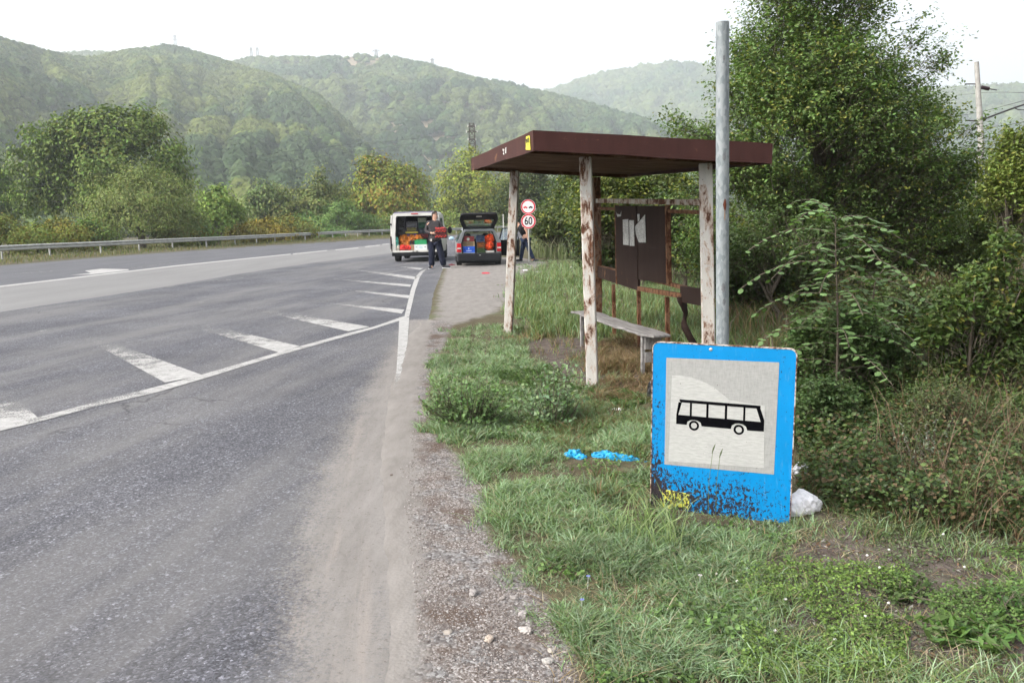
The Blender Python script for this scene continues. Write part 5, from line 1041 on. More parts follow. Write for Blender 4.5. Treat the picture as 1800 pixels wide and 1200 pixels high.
# person with crates: local x right, y away from camera, faces the camera's right
def full_body(root, J, E, m=M_SKIN): return skin('body', J, E, m, root)
b1 = gp(771, 472); p1 = thing('person', 'man in black jacket and dark wide trousers carrying two small crates behind the van', 'person', (b1[0]-.1, b1[1], 0)); p1.scale = (1.03, 1.03, 1.05)
k = 1.0
J = {'pel': ((0, 0, .98), (.14, .11)), 'spi': ((.0, 0, 1.15), (.135, .1)), 'che': ((.0, .01, 1.36), (.16, .11)), 'nk': ((.01, .01, 1.53), .055), 'hd': ((.035, 0, 1.64), (.08, .085)), 'cr': ((.03, 0, 1.745), (.078, .09)), 'tp': ((.02, 0, 1.80), (.05, .06)),
     'nose': ((.13, -.03, 1.685), .013), 'chin': ((.095, -.03, 1.60), .03),
     'sl': ((-.19, .02, 1.47), .06), 'el': ((-.26, .0, 1.2), .045), 'wl': ((-.07, -.17, 1.13), .032), 'hl': ((-.0, -.2, 1.135), (.04, .02)),
     'sr': ((.18, .03, 1.47), .06), 'er': ((.27, -.04, 1.22), .045), 'wr': ((.33, -.2, 1.11), .032), 'hr': ((.34, -.26, 1.1), (.04, .02)),
     'hpl': ((-.1, 0, .93), .1), 'knl': ((-.105, -.03, .5), .065), 'anl': ((-.13, .02, .09), .045), 'tol': ((-.12, -.12, .04), .035),
     'hpr': ((.1, 0, .93), .1), 'knr': ((.2, -.02, .5), .065), 'anr': ((.29, .03, .09), .045), 'tor': ((.4, -.03, .04), .035)}
E = chain('pel', 'spi', 'che', 'nk', 'hd', 'cr', 'tp')+[('hd', 'nose'), ('hd', 'chin')]+chain('che', 'sl', 'el', 'wl', 'hl')+chain('che', 'sr', 'er', 'wr', 'hr')+chain('pel', 'hpl', 'knl', 'anl', 'tol')+chain('pel', 'hpr', 'knr', 'anr', 'tor')
fingers(J, E, 'hl', (.055, -.225, 1.13), (1, -.1, 0), (0, .1, 1), (0, .6, .1), 'l'); fingers(J, E, 'hr', (.33, -.32, 1.08), (-.3, -1, 0), (0, .1, 1), (-1, .3, 0), 'r')
full_body(p1, J, E)
JK = {'z': ((0, 0, .84), (.17, .15)), 'a': ((0, 0, .95), (.205, .165)), 'b': ((0, 0, 1.12), (.18, .14)), 'c': ((0, .01, 1.36), (.2, .145)), 'd': ((.0, .01, 1.49), (.13, .1)), 'col': ((.01, .01, 1.55), (.075, .075)),
      'sl': ((-.2, .02, 1.46), .085), 'el': ((-.275, .0, 1.2), .07), 'wl': ((-.1, -.15, 1.13), .05), 'sr': ((.19, .03, 1.46), .085), 'er': ((.28, -.04, 1.22), .07), 'wr': ((.325, -.17, 1.12), .05)}
jk = skin('jacket', JK, chain('z', 'a', 'b', 'c', 'd', 'col')+chain('c', 'sl', 'el', 'wl')+chain('c', 'sr', 'er', 'wr'), M_JKT, p1)
g = Geo(); beam(g, (-.155, -.11, 1.47), (-.23, -.06, 1.41), .035, .02, (0, 0, 1)); g.build('shoulder_stripe', M_SKIN, jk)
TR = {'w': ((0, 0, .97), (.175, .135)), 'hl': ((-.1, 0, .86), .135), 'kl': ((-.11, -.02, .5), .115), 'al': ((-.13, .02, .06), .1), 'hr': ((.1, 0, .86), .135), 'kr': ((.19, -.02, .5), .12), 'ar': ((.28, .03, .06), .11)}
tr_ = skin('trousers', TR, chain('w', 'hl', 'kl', 'al')+chain('w', 'hr', 'kr', 'ar'), M_TRS, p1); g = Geo(); box(g, (-.1, -.15, .92), (.05, .01, .07)); g.build('white_patch', M_WH, tr_)
head_extra(p1, V(.035, 0, 1.70), (.85, -.5, 0), (0, 0, 1)); shoe(p1, (-.14, .0, 0), (-.3, -1)); shoe(p1, (.3, .0, 0), (1, -.35))
PM = Matrix.Translation((b1[0], b1[1], 0))
for kk, z in enumerate((1.02, 1.19)): 
    r_ = slat_crate('tomato_crate', ['lower crate of red tomatoes held by the man in black', 'upper crate of red tomatoes held by the man in black'][kk], 'crate', PM, (.15, -.33, z-.0), (.42, .26, .155), (.045, .02, .02), fill=(.33, .02, .015), rng=np.random.default_rng(20+kk), fillname='tomatoes')
    g = Geo(); rng = np.random.default_rng(kk)
    for q in range(8): lump(g, (-.17+.048*q, -.133, .05+.035*(q % 2)), (.022, .012, .024), rng, 1, .05, np.array((.5, .035, .022))*(.6+.7*rng.random()))
    g.build('front_tomatoes', M_TINT, r_, smooth=True)
# second person, bending forward and walking left
b2 = gp(924.5, 459.5); p2 = thing('person', 'person in black T-shirt and navy trousers bending beside the car, behind the shelter post', 'person', (b2[0], 31.4, 0))
J = {'pel': ((.0, 0, .90), (.13, .11)), 'spi': ((-.06, 0, 1.08), (.13, .1)), 'che': ((-.17, 0, 1.28), (.15, .11)), 'nk': ((-.29, -.01, 1.42), .055), 'hd': ((-.38, -.02, 1.47), (.08, .08)), 'cr': ((-.42, -.02, 1.55), (.08, .09)), 'tp': ((-.42, -.02, 1.61), .05),
     'nose': ((-.53, -.03, 1.48), .013), 'chin': ((-.46, -.03, 1.41), .03),
     'sr': ((-.08, -.2, 1.37), .06), 'er': ((.04, -.25, 1.15), .044), 'wr': ((.07, -.22, .92), .032), 'hr': ((.08, -.2, .86), (.035, .02)),
     'sl': ((-.3, .19, 1.32), .06), 'el': ((-.42, .22, 1.08), .044), 'wl': ((-.58, .2, .98), .032), 'hl': ((-.64, .2, .98), (.035, .02)),
     'hpr': ((.04, -.1, .86), .1), 'knr': ((.12, -.1, .48), .065), 'anr': ((.29, -.1, .11), .045), 'tor': ((.2, -.12, .04), .03),
     'hpl': ((-.02, .1, .86), .1), 'knl': ((-.13, .1, .47), .065), 'anl': ((-.2, .1, .09), .045), 'tol': ((-.32, .1, .04), .03)}
E = chain('pel', 'spi', 'che', 'nk', 'hd', 'cr', 'tp')+[('hd', 'nose'), ('hd', 'chin')]+chain('che', 'sl', 'el', 'wl', 'hl')+chain('che', 'sr', 'er', 'wr', 'hr')+chain('pel', 'hpl', 'knl', 'anl', 'tol')+chain('pel', 'hpr', 'knr', 'anr', 'tor')
fingers(J, E, 'hr', (.09, -.2, .8), (.1, 0, -1), (0, 1, 0), (-1, 0, 0), 'r'); fingers(J, E, 'hl', (-.7, .2, .97), (-1, 0, -.2), (0, 1, 0), (0, 0, -1), 'l'); full_body(p2, J, E)
skin('t_shirt', {'a': ((.02, 0, .93), (.16, .145)), 'b': ((-.06, 0, 1.09), (.17, .15)), 'c': ((-.16, 0, 1.28), (.19, .155)), 'd': ((-.26, 0, 1.38), (.1, .09)), 'sr': ((-.08, -.2, 1.37), .085), 'er': ((-.02, -.24, 1.26), .075), 'sl': ((-.3, .19, 1.32), .085), 'el': ((-.36, .2, 1.2), .075)}, chain('a', 'b', 'c', 'd')+chain('c', 'sr', 'er')+chain('c', 'sl', 'el'), M_TEE, p2)
skin('trousers', {'w': ((.0, 0, .88), (.155, .14)), 'hl': ((-.04, .09, .8), .12), 'kl': ((-.13, .1, .47), .09), 'al': ((-.2, .1, .07), .07), 'hr': ((.05, -.09, .8), .12), 'kr': ((.12, -.1, .47), .09), 'ar': ((.29, -.1, .09), .07)}, chain('w', 'hl', 'kl', 'al')+chain('w', 'hr', 'kr', 'ar'), M_TRS2, p2)
head_extra(p2, V(-.41, -.02, 1.51), (-1, -.25, -.15), (-.15, 0, 1)); shoe(p2, (-.2, .1, 0), (-1, -.1)); shoe(p2, (.29, -.1, .0), (1, -.4))
g = Geo(); lump(g, (0, 0, 0), (.07, .06, .1), np.random.default_rng(3), 3, .12); hb = g.build('hand_bag', M_PLAS, smooth=True); hb.location = (b2[0]+.13, 31.2, .70); setp(hb, 'small black bag hanging from the hand of the bending person', 'bag')
# ================================================================== NEAR VEGETATION
def near_tree(name, label, cat, base, spheres, leaf, n_twig, per, tw_len, col, rng, trunk_r=.1, asp=.5, warm=0, warmc=(.2, .18, .03), up=.5, group=None, n_limb=30, lean=(0, 0), n_stem=1, outw=.7, mat=None, lift=0.0, twig_r=.004):
    """limbs fan out from the stems; leaves sit along separate twigs so the outline is spiky and open"""
    base = V(*base); S_ = np.array(spheres, float); p = S_[:, 3]*S_[:, 5]; p /= p.sum(); k = rng.choice(len(S_), n_twig, p=p); d = rng.normal(size=(n_twig, 3)); d /= np.linalg.norm(d, axis=1)[:, None]
    A = S_[k, :3]+d*S_[k, 3:]*(rng.random((n_twig, 1))**.42); A[:, 2] = np.maximum(A[:, 2], base[2]+lift+.03+.1*rng.random(n_twig))
    nzv = fbm(A[:, 0]*2.2+A[:, 1]*.7, A[:, 2]*2.2-A[:, 1]*.9, 5, 3); A = A[nzv > (.37 if n_twig > 9000 else .33)]; n_twig = len(A)
    ctr = np.average(S_[:, :3], axis=0, weights=S_[:, 3]); ax = np.stack([np.full(n_twig, base[0]), np.full(n_twig, base[1]), A[:, 2]-.5], 1)
    D = (A-ax); D /= np.linalg.norm(D, axis=1)[:, None]+1e-9; D = D*outw+rng.normal(size=D.shape)*.45+np.array([0, 0, up]); D /= np.linalg.norm(D, axis=1)[:, None]
    L = tw_len*(.5+.9*rng.random(n_twig)); br = 1+.5*(rng.random(n_twig)-.5)
    t = np.tile(np.linspace(.05, 1, per), n_twig); ti = np.repeat(np.arange(n_twig), per); sag = (t*t)[:, None]*np.array([0, 0, -.15])*L[ti][:, None]
    P = A[ti]+D[ti]*(L[ti]*t)[:, None]+sag+rng.normal(size=(len(t), 3))*leaf*.55
    N = rng.normal(size=P.shape)*.6+np.array([0, 0, .9])+D[ti]*.3; c = jitcol(col, len(P), rng, .25, 0)*br[ti][:, None]
    if warm: kk = ((rng.random(n_twig) < warm)[ti] & (rng.random(len(P)) < .6)) | (rng.random(len(P)) < warm*.3); c[kk] = np.array(warmc)*(.7+.6*rng.random((kk.sum(), 1)))
    m = P[:, 2] > base[2]+.01; root = thing(name, label, cat, tuple(base), 0, group); g = Geo(); leafquads(g, P[m]-base, N[m], leaf, c[m], rng, asp, .2); g.build('crown', mat or M_LEAF, root)
    g = Geo()
    E_ = A+D*L[:, None]*.8; sd_ = np.cross(D, rng.normal(size=D.shape)); sd_ /= np.linalg.norm(sd_, axis=1)[:, None]; sd2 = np.cross(D, sd_)
    B_ = A-D*L[:, None]*.6
    v = np.stack([B_+sd_*twig_r, B_-sd_*twig_r*.5+sd2*twig_r*.8, B_-sd_*twig_r*.5-sd2*twig_r*.8, E_+sd_*twig_r*.3], 1)-base; f = np.arange(n_twig)[:, None, None]*4+np.array([[0, 1, 3], [1, 2, 3], [2, 0, 3]])[None]; g.add(v.reshape(-1, 3), f.reshape(-1, 3))
    H = S_[:, 2].max()-base[2]
    for s in range(n_stem):
        a_ = 6.28*s/max(1, n_stem)+rng.random(); tp = V(ctr[0]-base[0], ctr[1]-base[1], H*.8)+V(math.cos(a_), math.sin(a_), 0)*H*.22*(n_stem > 1)
        tr = np.array([V(0, 0, -.1)+V(math.cos(a_), math.sin(a_), 0)*trunk_r*(n_stem > 1), tp*.2+V(lean[0], lean[1], 0)*.5, tp*.5+V(lean[0], lean[1], 0), tp*.8, tp]); tube(g, smooth_path(tr, 1), np.linspace(trunk_r, trunk_r*.15, len(smooth_path(tr, 1))), 8)
        q_ = rng.choice(n_twig, min(n_limb, n_twig), replace=False)
        for i in q_:
            q = A[i]-base; t0 = np.clip(q[2]/H*.75, .08, .9); s0 = np.array([np.interp(t0, np.linspace(0, 1, 5), tr[:, j]) for j in range(3)]); m_ = (s0+q)/2+V(0, 0, .05*np.linalg.norm(q-s0))+rng.normal(size=3)*.04*np.linalg.norm(q-s0)
            tube(g, [s0, m_, q], [trunk_r*.33*(1-t0*.6), trunk_r*.16, trunk_r*.05], 5)
    g.build('trunk', M_BARK, root); return root
def circ(circles, Y, seed=0, depth=.8):
    rng = np.random.default_rng(seed); sp = []
    for q in circles:
        x, y, r = q[:3]; ry = q[3] if len(q) > 3 else r; c_ = at(x, y, Y); m = Y/FPX; sp.append((c_[0], Y+(rng.random()-.5)*r*m*depth, c_[2], r*m, r*m*.85, ry*m))
    return sp
def pbase(px, Y): b = at(px, 400, Y); return (b[0], Y, float(ground_z(np.array([b[0]]), np.array([Y]))[0]))
rg = np.random.default_rng
GR_ = 'trees and bushes behind the shelter'
near_tree('wild_pear_tree', 'large dark green tree towering behind the galvanised pole', 'tree', pbase(1400, 12.8),
    circ([(1400, -60, 80, 100), (1385, 40, 75), (1330, 110, 50), (1450, 70, 80), (1380, 160, 100), (1490, 170, 90), (1545, 150, 36, 50), (1340, 250, 110), (1460, 290, 140), (1560, 260, 85), (1250, 245, 55, 40), (1290, 330, 90), (1620, 330, 75), (1200, 225, 24, 14), (1670, 320, 40, 50), (1635, 230, 40, 50), (1600, 190, 26, 34),
          (1530, 20, 14, 40), (1605, 70, 14, 40), (1640, 110, 12, 34), (1420, 220, 110, 140), (1440, 400, 170, 110), (1300, 180, 40), (1250, 330, 60), (1560, 350, 120), (1500, -20, 30, 50), (1340, 420, 100), (1480, 420, 120), (1260, 440, 60, 70), (1590, 430, 70), (1330, 500, 60, 40), (1700, 250, 12, 34), (1690, 300, 22, 40)], 12.8, 3, 1.0), .054, 14000, 17, .44, (.105, .165, .044), rg(101), .13, .52, .12, (.2, .21, .045), .28, None, 26, (.25, 0), 1, outw=1.0)
near_tree('bare_leaning_tree', 'small dark-stemmed tree leaning below the large tree crown', 'tree', pbase(1405, 10.5), circ([(1360, 420, 50), (1330, 470, 45), (1420, 450, 40)], 10.5, 8), .045, 500, 12, .25, DK, rg(102), .06, .5, 0, (.2, .2, .03), .3, GR_, 8, (-.25, 0))
# behind the shelter and to its left
PT = [('yellow_green_tree', 'yellow-green tree seen between the shelter posts above the notice panel', 1130, 19, [(1110, 345, 60, 40), (1180, 350, 50, 45), (1060, 370, 45, 50), (1150, 400, 70, 50)], .09, 2600, (.085, .115, .024), .22),
      ('dark_bush', 'dark bush under the yellow-green tree, right of the notice panel', 1205, 17, [(1210, 440, 50, 50), (1180, 400, 40), (1240, 400, 40, 60)], .08, 1500, (.05, .075, .022), .05),
      ('dark_bush', 'dark bush between the two right-hand posts at the left of the notice panel', 1060, 21, [(1060, 440, 45, 50), (1100, 420, 40, 50), (1040, 400, 30, 30)], .09, 1400, (.05, .078, .024), .05),
      ('roadside_bush', 'loose green bush right of the far bend, above the tall pale grass', 1000, 34, [(990, 405, 38, 24), (1020, 395, 34, 32), (965, 412, 22, 14), (1040, 415, 30, 22)], .15, 1800, (.075, .1, .03), .15),
      ('roadside_tree', 'dark tree at the far bend just right of the speed limit sign', 985, 60, [(1000, 360, 34, 36), (975, 385, 26, 22), (1030, 350, 30, 40)], .22, 2000, (.045, .07, .026), .05),
      ('roadside_tree', 'green tree standing left of the tall front post of the shelter', 1020, 44, [(1015, 340, 24, 30), (1040, 355, 30, 40), (1010, 375, 34, 26)], .17, 2000, (.07, .1, .026), .15),
      ('bend_tree', 'tree at the end of the road behind the traffic signs', 925, 95, [(920, 350, 26, 40), (940, 330, 18, 26), (905, 375, 26, 24), (945, 380, 22, 18)], .3, 2200, (.06, .085, .026), .1)]
for i, (nm, lb, bx, Y, cs, lf, nt_, c_, wm) in enumerate(PT):
    near_tree(nm, lb, 'bush' if 'bush' in nm else 'tree', pbase(bx, Y), circ(cs, Y, 20+i), lf, nt_, 11, lf*6, c_, rg(120+i), .06*Y/18, .55, wm, (.17, .18, .03), .4, GR_, 14, twig_r=.0003*Y)
# bush wall right of / under the big tree
RB = [('thicket_bush', 'dark bush in the thicket directly behind the steel pole', 1310, 11.5, [(1300, 480, 60, 60), (1350, 500, 50, 40)], (.065, .1, .03)), ('thicket_bush', 'dark bush in the thicket left of the locust saplings', 1400, 11, [(1400, 490, 60, 60), (1440, 450, 50)], (.06, .095, .028)),
      ('thicket_bush', 'mid-green bush right of the tree, above the dry meadow', 1600, 14, [(1600, 420, 60, 60), (1560, 460, 50, 40), (1650, 440, 50, 50)], (.095, .125, .036)), ('thicket_bush', 'bright bush at the right edge beneath the mast', 1750, 17, [(1740, 380, 60, 70), (1790, 330, 40, 80), (1760, 300, 24, 34), (1800, 420, 60)], (.15, .2, .04)),
      ('thicket_bush', 'tall yellow-green sapling at the right edge of the photo', 1785, 12, [(1785, 290, 26, 50), (1800, 350, 50, 60), (1760, 340, 30, 40)], (.15, .19, .04)), ('thicket_bush', 'green bush between tree and right edge in the middle distance', 1690, 15, [(1680, 430, 50, 50), (1720, 400, 40, 60), (1700, 460, 60, 30)], (.1, .145, .036)), ('thicket_bush', 'far bush well outside the right edge of the photo', 2100, 24, [(2060, 400, 60, 60), (2130, 390, 70, 70), (2200, 410, 60, 50)], (.09, .13, .036)), ('thicket_bush', 'tall bush close outside the right edge of the photo', 2050, 10, [(2000, 480, 80, 90), (2080, 430, 90, 110), (2150, 500, 80, 90)], (.08, .12, .034)), ('thicket_bush', 'broad bush farther right outside the photo', 2350, 18, [(2300, 420, 90, 80), (2400, 400, 100, 90)], (.09, .13, .034)), ('thicket_bush', 'lone bush in the field beyond the right edge of the photo', 1880, 13, [(1880, 420, 70, 90), (1930, 350, 60)], (.07, .1, .026))]
for i, (nm, lb, bx, Y, cs, c_) in enumerate(RB):
    near_tree(nm, lb, 'bush', pbase(bx, Y), circ(cs, Y, 60+i), .06, 1500, 12, .32, c_, rg(140+i), .035, .5, .08, (.17, .17, .03), .55, GR_, 14, n_stem=2, twig_r=.003)
near_tree('dark_shrub', 'low dark shrub hugging the right edge of the bus stop sign', 'shrub', pbase(1450, 5.3), circ([(1430, 770, 40, 40), (1480, 790, 50, 40), (1540, 810, 50, 36), (1450, 720, 40, 40), (1420, 830, 26, 22)], 5.3, 77), .03, 2200, 13, .13, (.06, .1, .032), rg(171), .012, .55, .02, (.1, .12, .03), .4, GR_, 14, n_stem=4, twig_r=.002)
near_tree('mixed_shrub', 'brownish thin shrub mingled with dry stalks at right', 'shrub', pbase(1680, 5.0), circ([(1620, 800, 50, 50), (1700, 830, 60, 50), (1780, 880, 60, 50), (1660, 740, 50, 40), (1590, 850, 30, 26)], 5.0, 78), .024, 1900, 11, .15, (.085, .11, .04), rg(172), .012, .45, .2, (.13, .085, .045), .6, GR_, 30, n_stem=5, twig_r=.0025)
near_tree('mixed_shrub', 'loose mid-green shrub between the locust saplings and the right edge shrub', 'shrub', pbase(1590, 7.4), circ([(1580, 560, 50, 50), (1620, 620, 50, 50), (1560, 620, 40, 50), (1600, 680, 60, 30), (1660, 560, 40, 40)], 7.4, 75), .04, 1300, 11, .18, (.07, .1, .032), rg(166), .015, .55, .08, (.16, .14, .05), .5, GR_, 20, n_stem=4, twig_r=.002)
near_tree('leafy_shrub', 'leafy shrub with visible brown stems at the right edge of the photo', 'shrub', pbase(1715, 6.1), circ([(1700, 560, 60, 50), (1760, 620, 60, 70), (1680, 660, 50, 40), (1740, 500, 40, 30), (1800, 560, 40, 60), (1640, 600, 34, 26), (1720, 720, 70, 40), (1640, 690, 40, 24), (1690, 780, 60, 30), (1760, 450, 20, 30)], 6.1, 71), .046, 1900, 11, .19, (.075, .115, .03), rg(160), .022, .55, .08, (.16, .16, .03), .5, GR_, 26, n_stem=4, twig_r=.002)
near_tree('dark_shrub', 'dense dark small-leaved shrub right behind the bus stop sign', 'shrub', pbase(1450, 6.3), circ([(1440, 640, 55, 60), (1490, 600, 60, 60), (1540, 650, 50, 60), (1590, 720, 40, 50), (1430, 780, 40, 40), (1530, 800, 50, 30), (1400, 700, 30, 50), (1450, 720, 60, 40), (1510, 720, 60, 40), (1420, 600, 20, 30), (1560, 700, 30)], 6.3, 72), .032, 3800, 14, .15, (.07, .115, .035), rg(161), .015, .6, .02, (.1, .12, .03), .5, GR_, 20, n_stem=4, twig_r=.002)
near_tree('dark_shrub', 'low dark shrub with bare ground before it at the right edge', 'shrub', pbase(1660, 5.6), circ([(1640, 740, 60, 60), (1700, 790, 60, 50), (1720, 850, 60, 30), (1790, 850, 60, 50), (1620, 830, 40, 30), (1760, 780, 50, 50), (1600, 790, 40, 26), (1800, 760, 60, 60)], 5.6, 73), .03, 3000, 12, .14, (.075, .115, .036), rg(162), .012, .5, .05, (.14, .12, .04), .5, GR_, 20, n_stem=4, twig_r=.002)
# young locust-like saplings with arching feather leaves
def frond(g, gs, p0, d, L, n, lf, col, rng, droop=.6):
    d = unit(d); side = unit(np.cross(d, (0, 0, 1))); P = []
    for t in np.linspace(0, 1, n+1): P.append(p0+d*L*t+V(0, 0, -droop*L*t*t*.6))
    P = np.array(P); tube(gs, P[::2], .0034, 4, cap=False); C_ = []; N_ = []; 
    for i in range(1, n+1):
        tdir = unit(P[i]-P[i-1]); 
        for s in (-1, 1):
            ld = unit(side*s+tdir*.35+V(0, 0, -.15)); ld = unit(ld+rng.normal(size=3)*.22); a_ = P[i]+ld*.004; b_ = a_+ld*lf*(.55+.65*rng.random()); w_ = np.cross(ld, V(0, 0, 1)); w_ = unit(w_+rng.normal(size=3)*.2)*lf*.33; m = (a_+b_)/2+V(0, 0, .003)
            cc = np.array(col)*(.75+.5*rng.random()); g.add([a_, a_*.7+b_*.3+w_*.85, a_*.3+b_*.7+w_*.85, b_, a_*.3+b_*.7-w_*.85, a_*.7+b_*.3-w_*.85], [[0, 1, 2, 3], [0, 3, 4, 5]], cc)
def sapling(lb, px, Y, topy, seed, n_f=22, fl=.5, lf=.045, col=(.07, .115, .035)):
    rng = rg(seed); b = V(*pbase(px, Y)); h = at(px, topy, Y)[2]-b[2]; root = thing('locust_sapling', lb, 'sapling', tuple(b), 0, 'young locust saplings'); g = Geo(); gs = Geo(); st = np.array([V(.04*math.sin(z*4+seed)*z, 0, z*h*.97) for z in np.linspace(0, 1, 9)]); tube(gs, st, np.linspace(.011, .004, 9), 6)
    for i in range(n_f):
        z = .25+.75*(i/(n_f-1))**.8; a_ = i*2.4+rng.random()*.5; p0 = np.array([np.interp(z, np.linspace(0, 1, 9), st[:, j]) for j in range(3)]); up = .35+.9*(z > .9)*rng.random(); c_ = np.array(col)*(.8+.5*rng.random())
        frond(g, gs, p0, V(math.cos(a_), math.sin(a_)*.8, up), fl*(.65+.5*rng.random()), 10, lf, c_, rng, .95)
    g.build('foliage', M_LEAF, root); gs.build('stem', M_BARK, root)
sapling('tallest locust sapling with arching feather leaves right of the steel pole', 1478, 6.0, 368, 1, 36, .62, .068, (.1, .165, .06))
sapling('shorter locust sapling right of the tallest one', 1545, 6.5, 490, 2, 30, .5, .06, (.09, .15, .05))
sapling('low locust sapling left of the tallest one', 1430, 6.8, 560, 3, 22, .36, .052, (.085, .135, .045))
sapling('low locust sapling in front of the dark shrub', 1500, 6.2, 600, 4, 20, .3, .042, (.085, .135, .045))

# leafy weeds
def weed(name, lb, px, py, h, r, n_st, leaf, col, seed, cat='weed', asp=.7, group=None, per=16, narrow=False):
    rng = rg(seed); b = gp(px, py); b[2] = float(ground_z(b[:1], b[1:2])[0]); root = thing(name, lb, cat, tuple(b), 0, group); gs = Geo(); P = []; N = []
    for i in range(n_st):
        a_ = rng.random()*6.28; rr_ = r*rng.random()**.5; q = V(math.cos(a_)*rr_, math.sin(a_)*rr_, 0); hh = h*(1-.4*(rr_/r)**2)*(.3+.85*rng.random()); tip = q*1.35+V(.05*rng.normal(), .05*rng.normal(), hh); tube(gs, [q*.4, q+V(0, 0, hh*.5), tip], [.003, .0025, .001], 4, cap=False)
        for t in np.linspace(.1, 1, per):
            pp = (q*.4*(1-t)+tip*t)+V(0, 0, .0); an = rng.random()*6.28; d = V(math.cos(an), math.sin(an), .35); s = leaf*(1.15-.5*t)
            P.append(pp+d*s*.5); N.append(V(0, 0, 1)+rng.normal(size=3)*.5)
    P = np.array(P); N = np.array(N); g = Geo(); leafquads(g, P, N, leaf, jitcol(col, len(P), rng, .3), rng, asp, .15); g.build('leaves', M_LEAF, root); gs.build('stems', M_BARK, root); return root
weed('leafy_weed', 'broad bushy green weed growing at the gravel edge', 820, 752, .42, .25, 150, .034, (.12, .19, .07), 1)
weed('leafy_weed', 'small outlying weed at the very edge of the gravel beside the broad one', 775, 735, .22, .09, 24, .026, (.085, .12, .04), 2)
weed('leafy_weed', 'grey-green upright weed between the broad weed and the shelter post', 972, 752, .5, .2, 80, .04, (.16, .235, .12), 3)
weed('leafy_weed', 'single tall pale weed stem in front of the shelter post', 998, 700, .26, .03, 5, .035, (.13, .17, .09), 4)
weed('leafy_weed', 'single tall pale weed stem rising left of the grey-green weed', 942, 715, .26, .03, 5, .035, (.12, .16, .085), 5)
weed('rosette_plant', 'wide green rosette plant near the bottom right corner', 1705, 1140, .07, .13, 36, .055, (.08, .14, .035), 6, asp=.32)
weed('wormwood_plant', 'silvery grey-green plant standing in the dry brush', 1625, 860, .42, .10, 26, .022, (.17, .2, .15), 7, asp=.3, per=26)
weed('wormwood_plant', 'short silvery plant left of the taller silvery one', 1500, 850, .2, .08, 20, .022, (.12, .16, .11), 8, asp=.35, per=18)
weed('wormwood_plant', 'short silvery plant at the foot of the dry brush', 1605, 925, .14, .07, 20, .022, (.13, .17, .12), 9, asp=.35, per=14)
weed('wormwood_plant', 'silvery plant near the right edge in the dry brush', 1760, 900, .22, .09, 20, .02, (.12, .15, .1), 10, asp=.3, per=18)
weed('leafy_weed', 'dark leafy weed patch left of the wide rosette', 1590, 1060, .07, .12, 40, .02, (.075, .12, .035), 11)
weed('leafy_weed', 'leafy weed cut off by the right edge, low corner', 1790, 1100, .12, .14, 40, .024, (.07, .13, .035), 12)

# ground cover and grasses (uncountable)
def pxsample(poly, n, rmin, rmax, seed, edge=14, pw=0.0):
    rng = rg(seed); out = []; m = 0; xs = [p[0] for p in poly]; a0, a1 = math.atan2(min(xs)-960, FPX)-.06, math.atan2(max(xs)-860, FPX)+.08; it = 0
    while m < n and it < 60:
        it += 1; r = rmin*(rmax/rmin)**rng.random(n); a_ = a0+(a1-a0)*rng.random(n); X = np.stack([r*np.sin(a_), r*np.cos(a_)], 1); px, py = project(np.concatenate([X, np.zeros((n, 1))], 1))
        e = edge; px = px+(fbm(X[:, 0]*3, X[:, 1]*3, seed, 3)-.5)*e*6; py = py+(fbm(X[:, 0]*3+9, X[:, 1]*3, seed+1, 3)-.5)*e*3
        k = inpoly(px, py, poly); out.append(X[k]); m += k.sum()
    return np.concatenate(out)[:n]
EXCL = [(1062, 836, 70, 12, .55), (1200, 912, 65, 26, .8), (1062, 822, 78, 18, 1.0), (985, 614, 60, 20, .85), (1410, 915, 34, 16, 1.0), (1090, 730, 40, 12, .8), (1062, 870, 60, 40, .4), (1130, 640, 40, 30, .3)]
def excl(X, rng):
    px, py = project(np.concatenate([X, np.zeros((len(X), 1))], 1)); k = np.ones(len(X), bool)
    for x, y, a_, b_, p in EXCL: k &= ~((((px-x)/a_)**2+((py-y)/b_)**2 < 1) & (rng.random(len(X)) < p))
    return X[k]
def lawn(name, lb, poly, n, h, wd, cols, seed, lean=.8, seg=3, rmin=2.4, rmax=20, clump=.35, edge=14, hn=2.5, thin=0.0, cat='grass'):
    rng = rg(seed); X = pxsample(poly, n, rmin, rmax, seed, edge)
    if thin: X = X[fbm(X[:, 0]*5, X[:, 1]*5, seed+4, 3)+.15*rng.random(len(X)) > thin]
    X = excl(X, rng); n = len(X); r = np.hypot(X[:, 0], X[:, 1])
    # tufts: pull blades toward cell-ish centres
    if clump: cell = .07+.012*r; q = np.round(X/cell[:, None]+rng.random(2)); X = X+clump*(q*cell[:, None]-X)*(rng.random((n, 1)) < .6)
    hn_ = fbm(X[:, 0]*hn, X[:, 1]*hn, seed+7, 3); hh = h*(.4+.8*rng.random(n))*(.45+1.1*sstep(.3, .7, hn_))
    ci = rng.integers(0, len(cols), n); patch = fbm(X[:, 0]*1.4, X[:, 1]*1.4, seed+9, 3); cc = np.array(cols)[ci]*(.7+.6*rng.random((n, 1)))*(.72+.56*patch)[:, None]
    return blades(name, lb, X, hh, wd*(.55+.45*np.clip(r/4.0, .7, 3.5)).mean() if False else wd, None, rng, None, lean, seg, cat, col=cc)
PALEG = [(.165, .25, .13), (.205, .29, .165), (.115, .19, .075), (.245, .32, .2), (.14, .225, .08), (.22, .21, .12)]
GRN = [(.1, .15, .04), (.13, .185, .055), (.075, .115, .035), (.16, .19, .07), (.19, .165, .085)]
DRY = [(.21, .135, .07), (.16, .095, .05), (.26, .19, .11), (.11, .07, .04), (.1, .11, .04)]
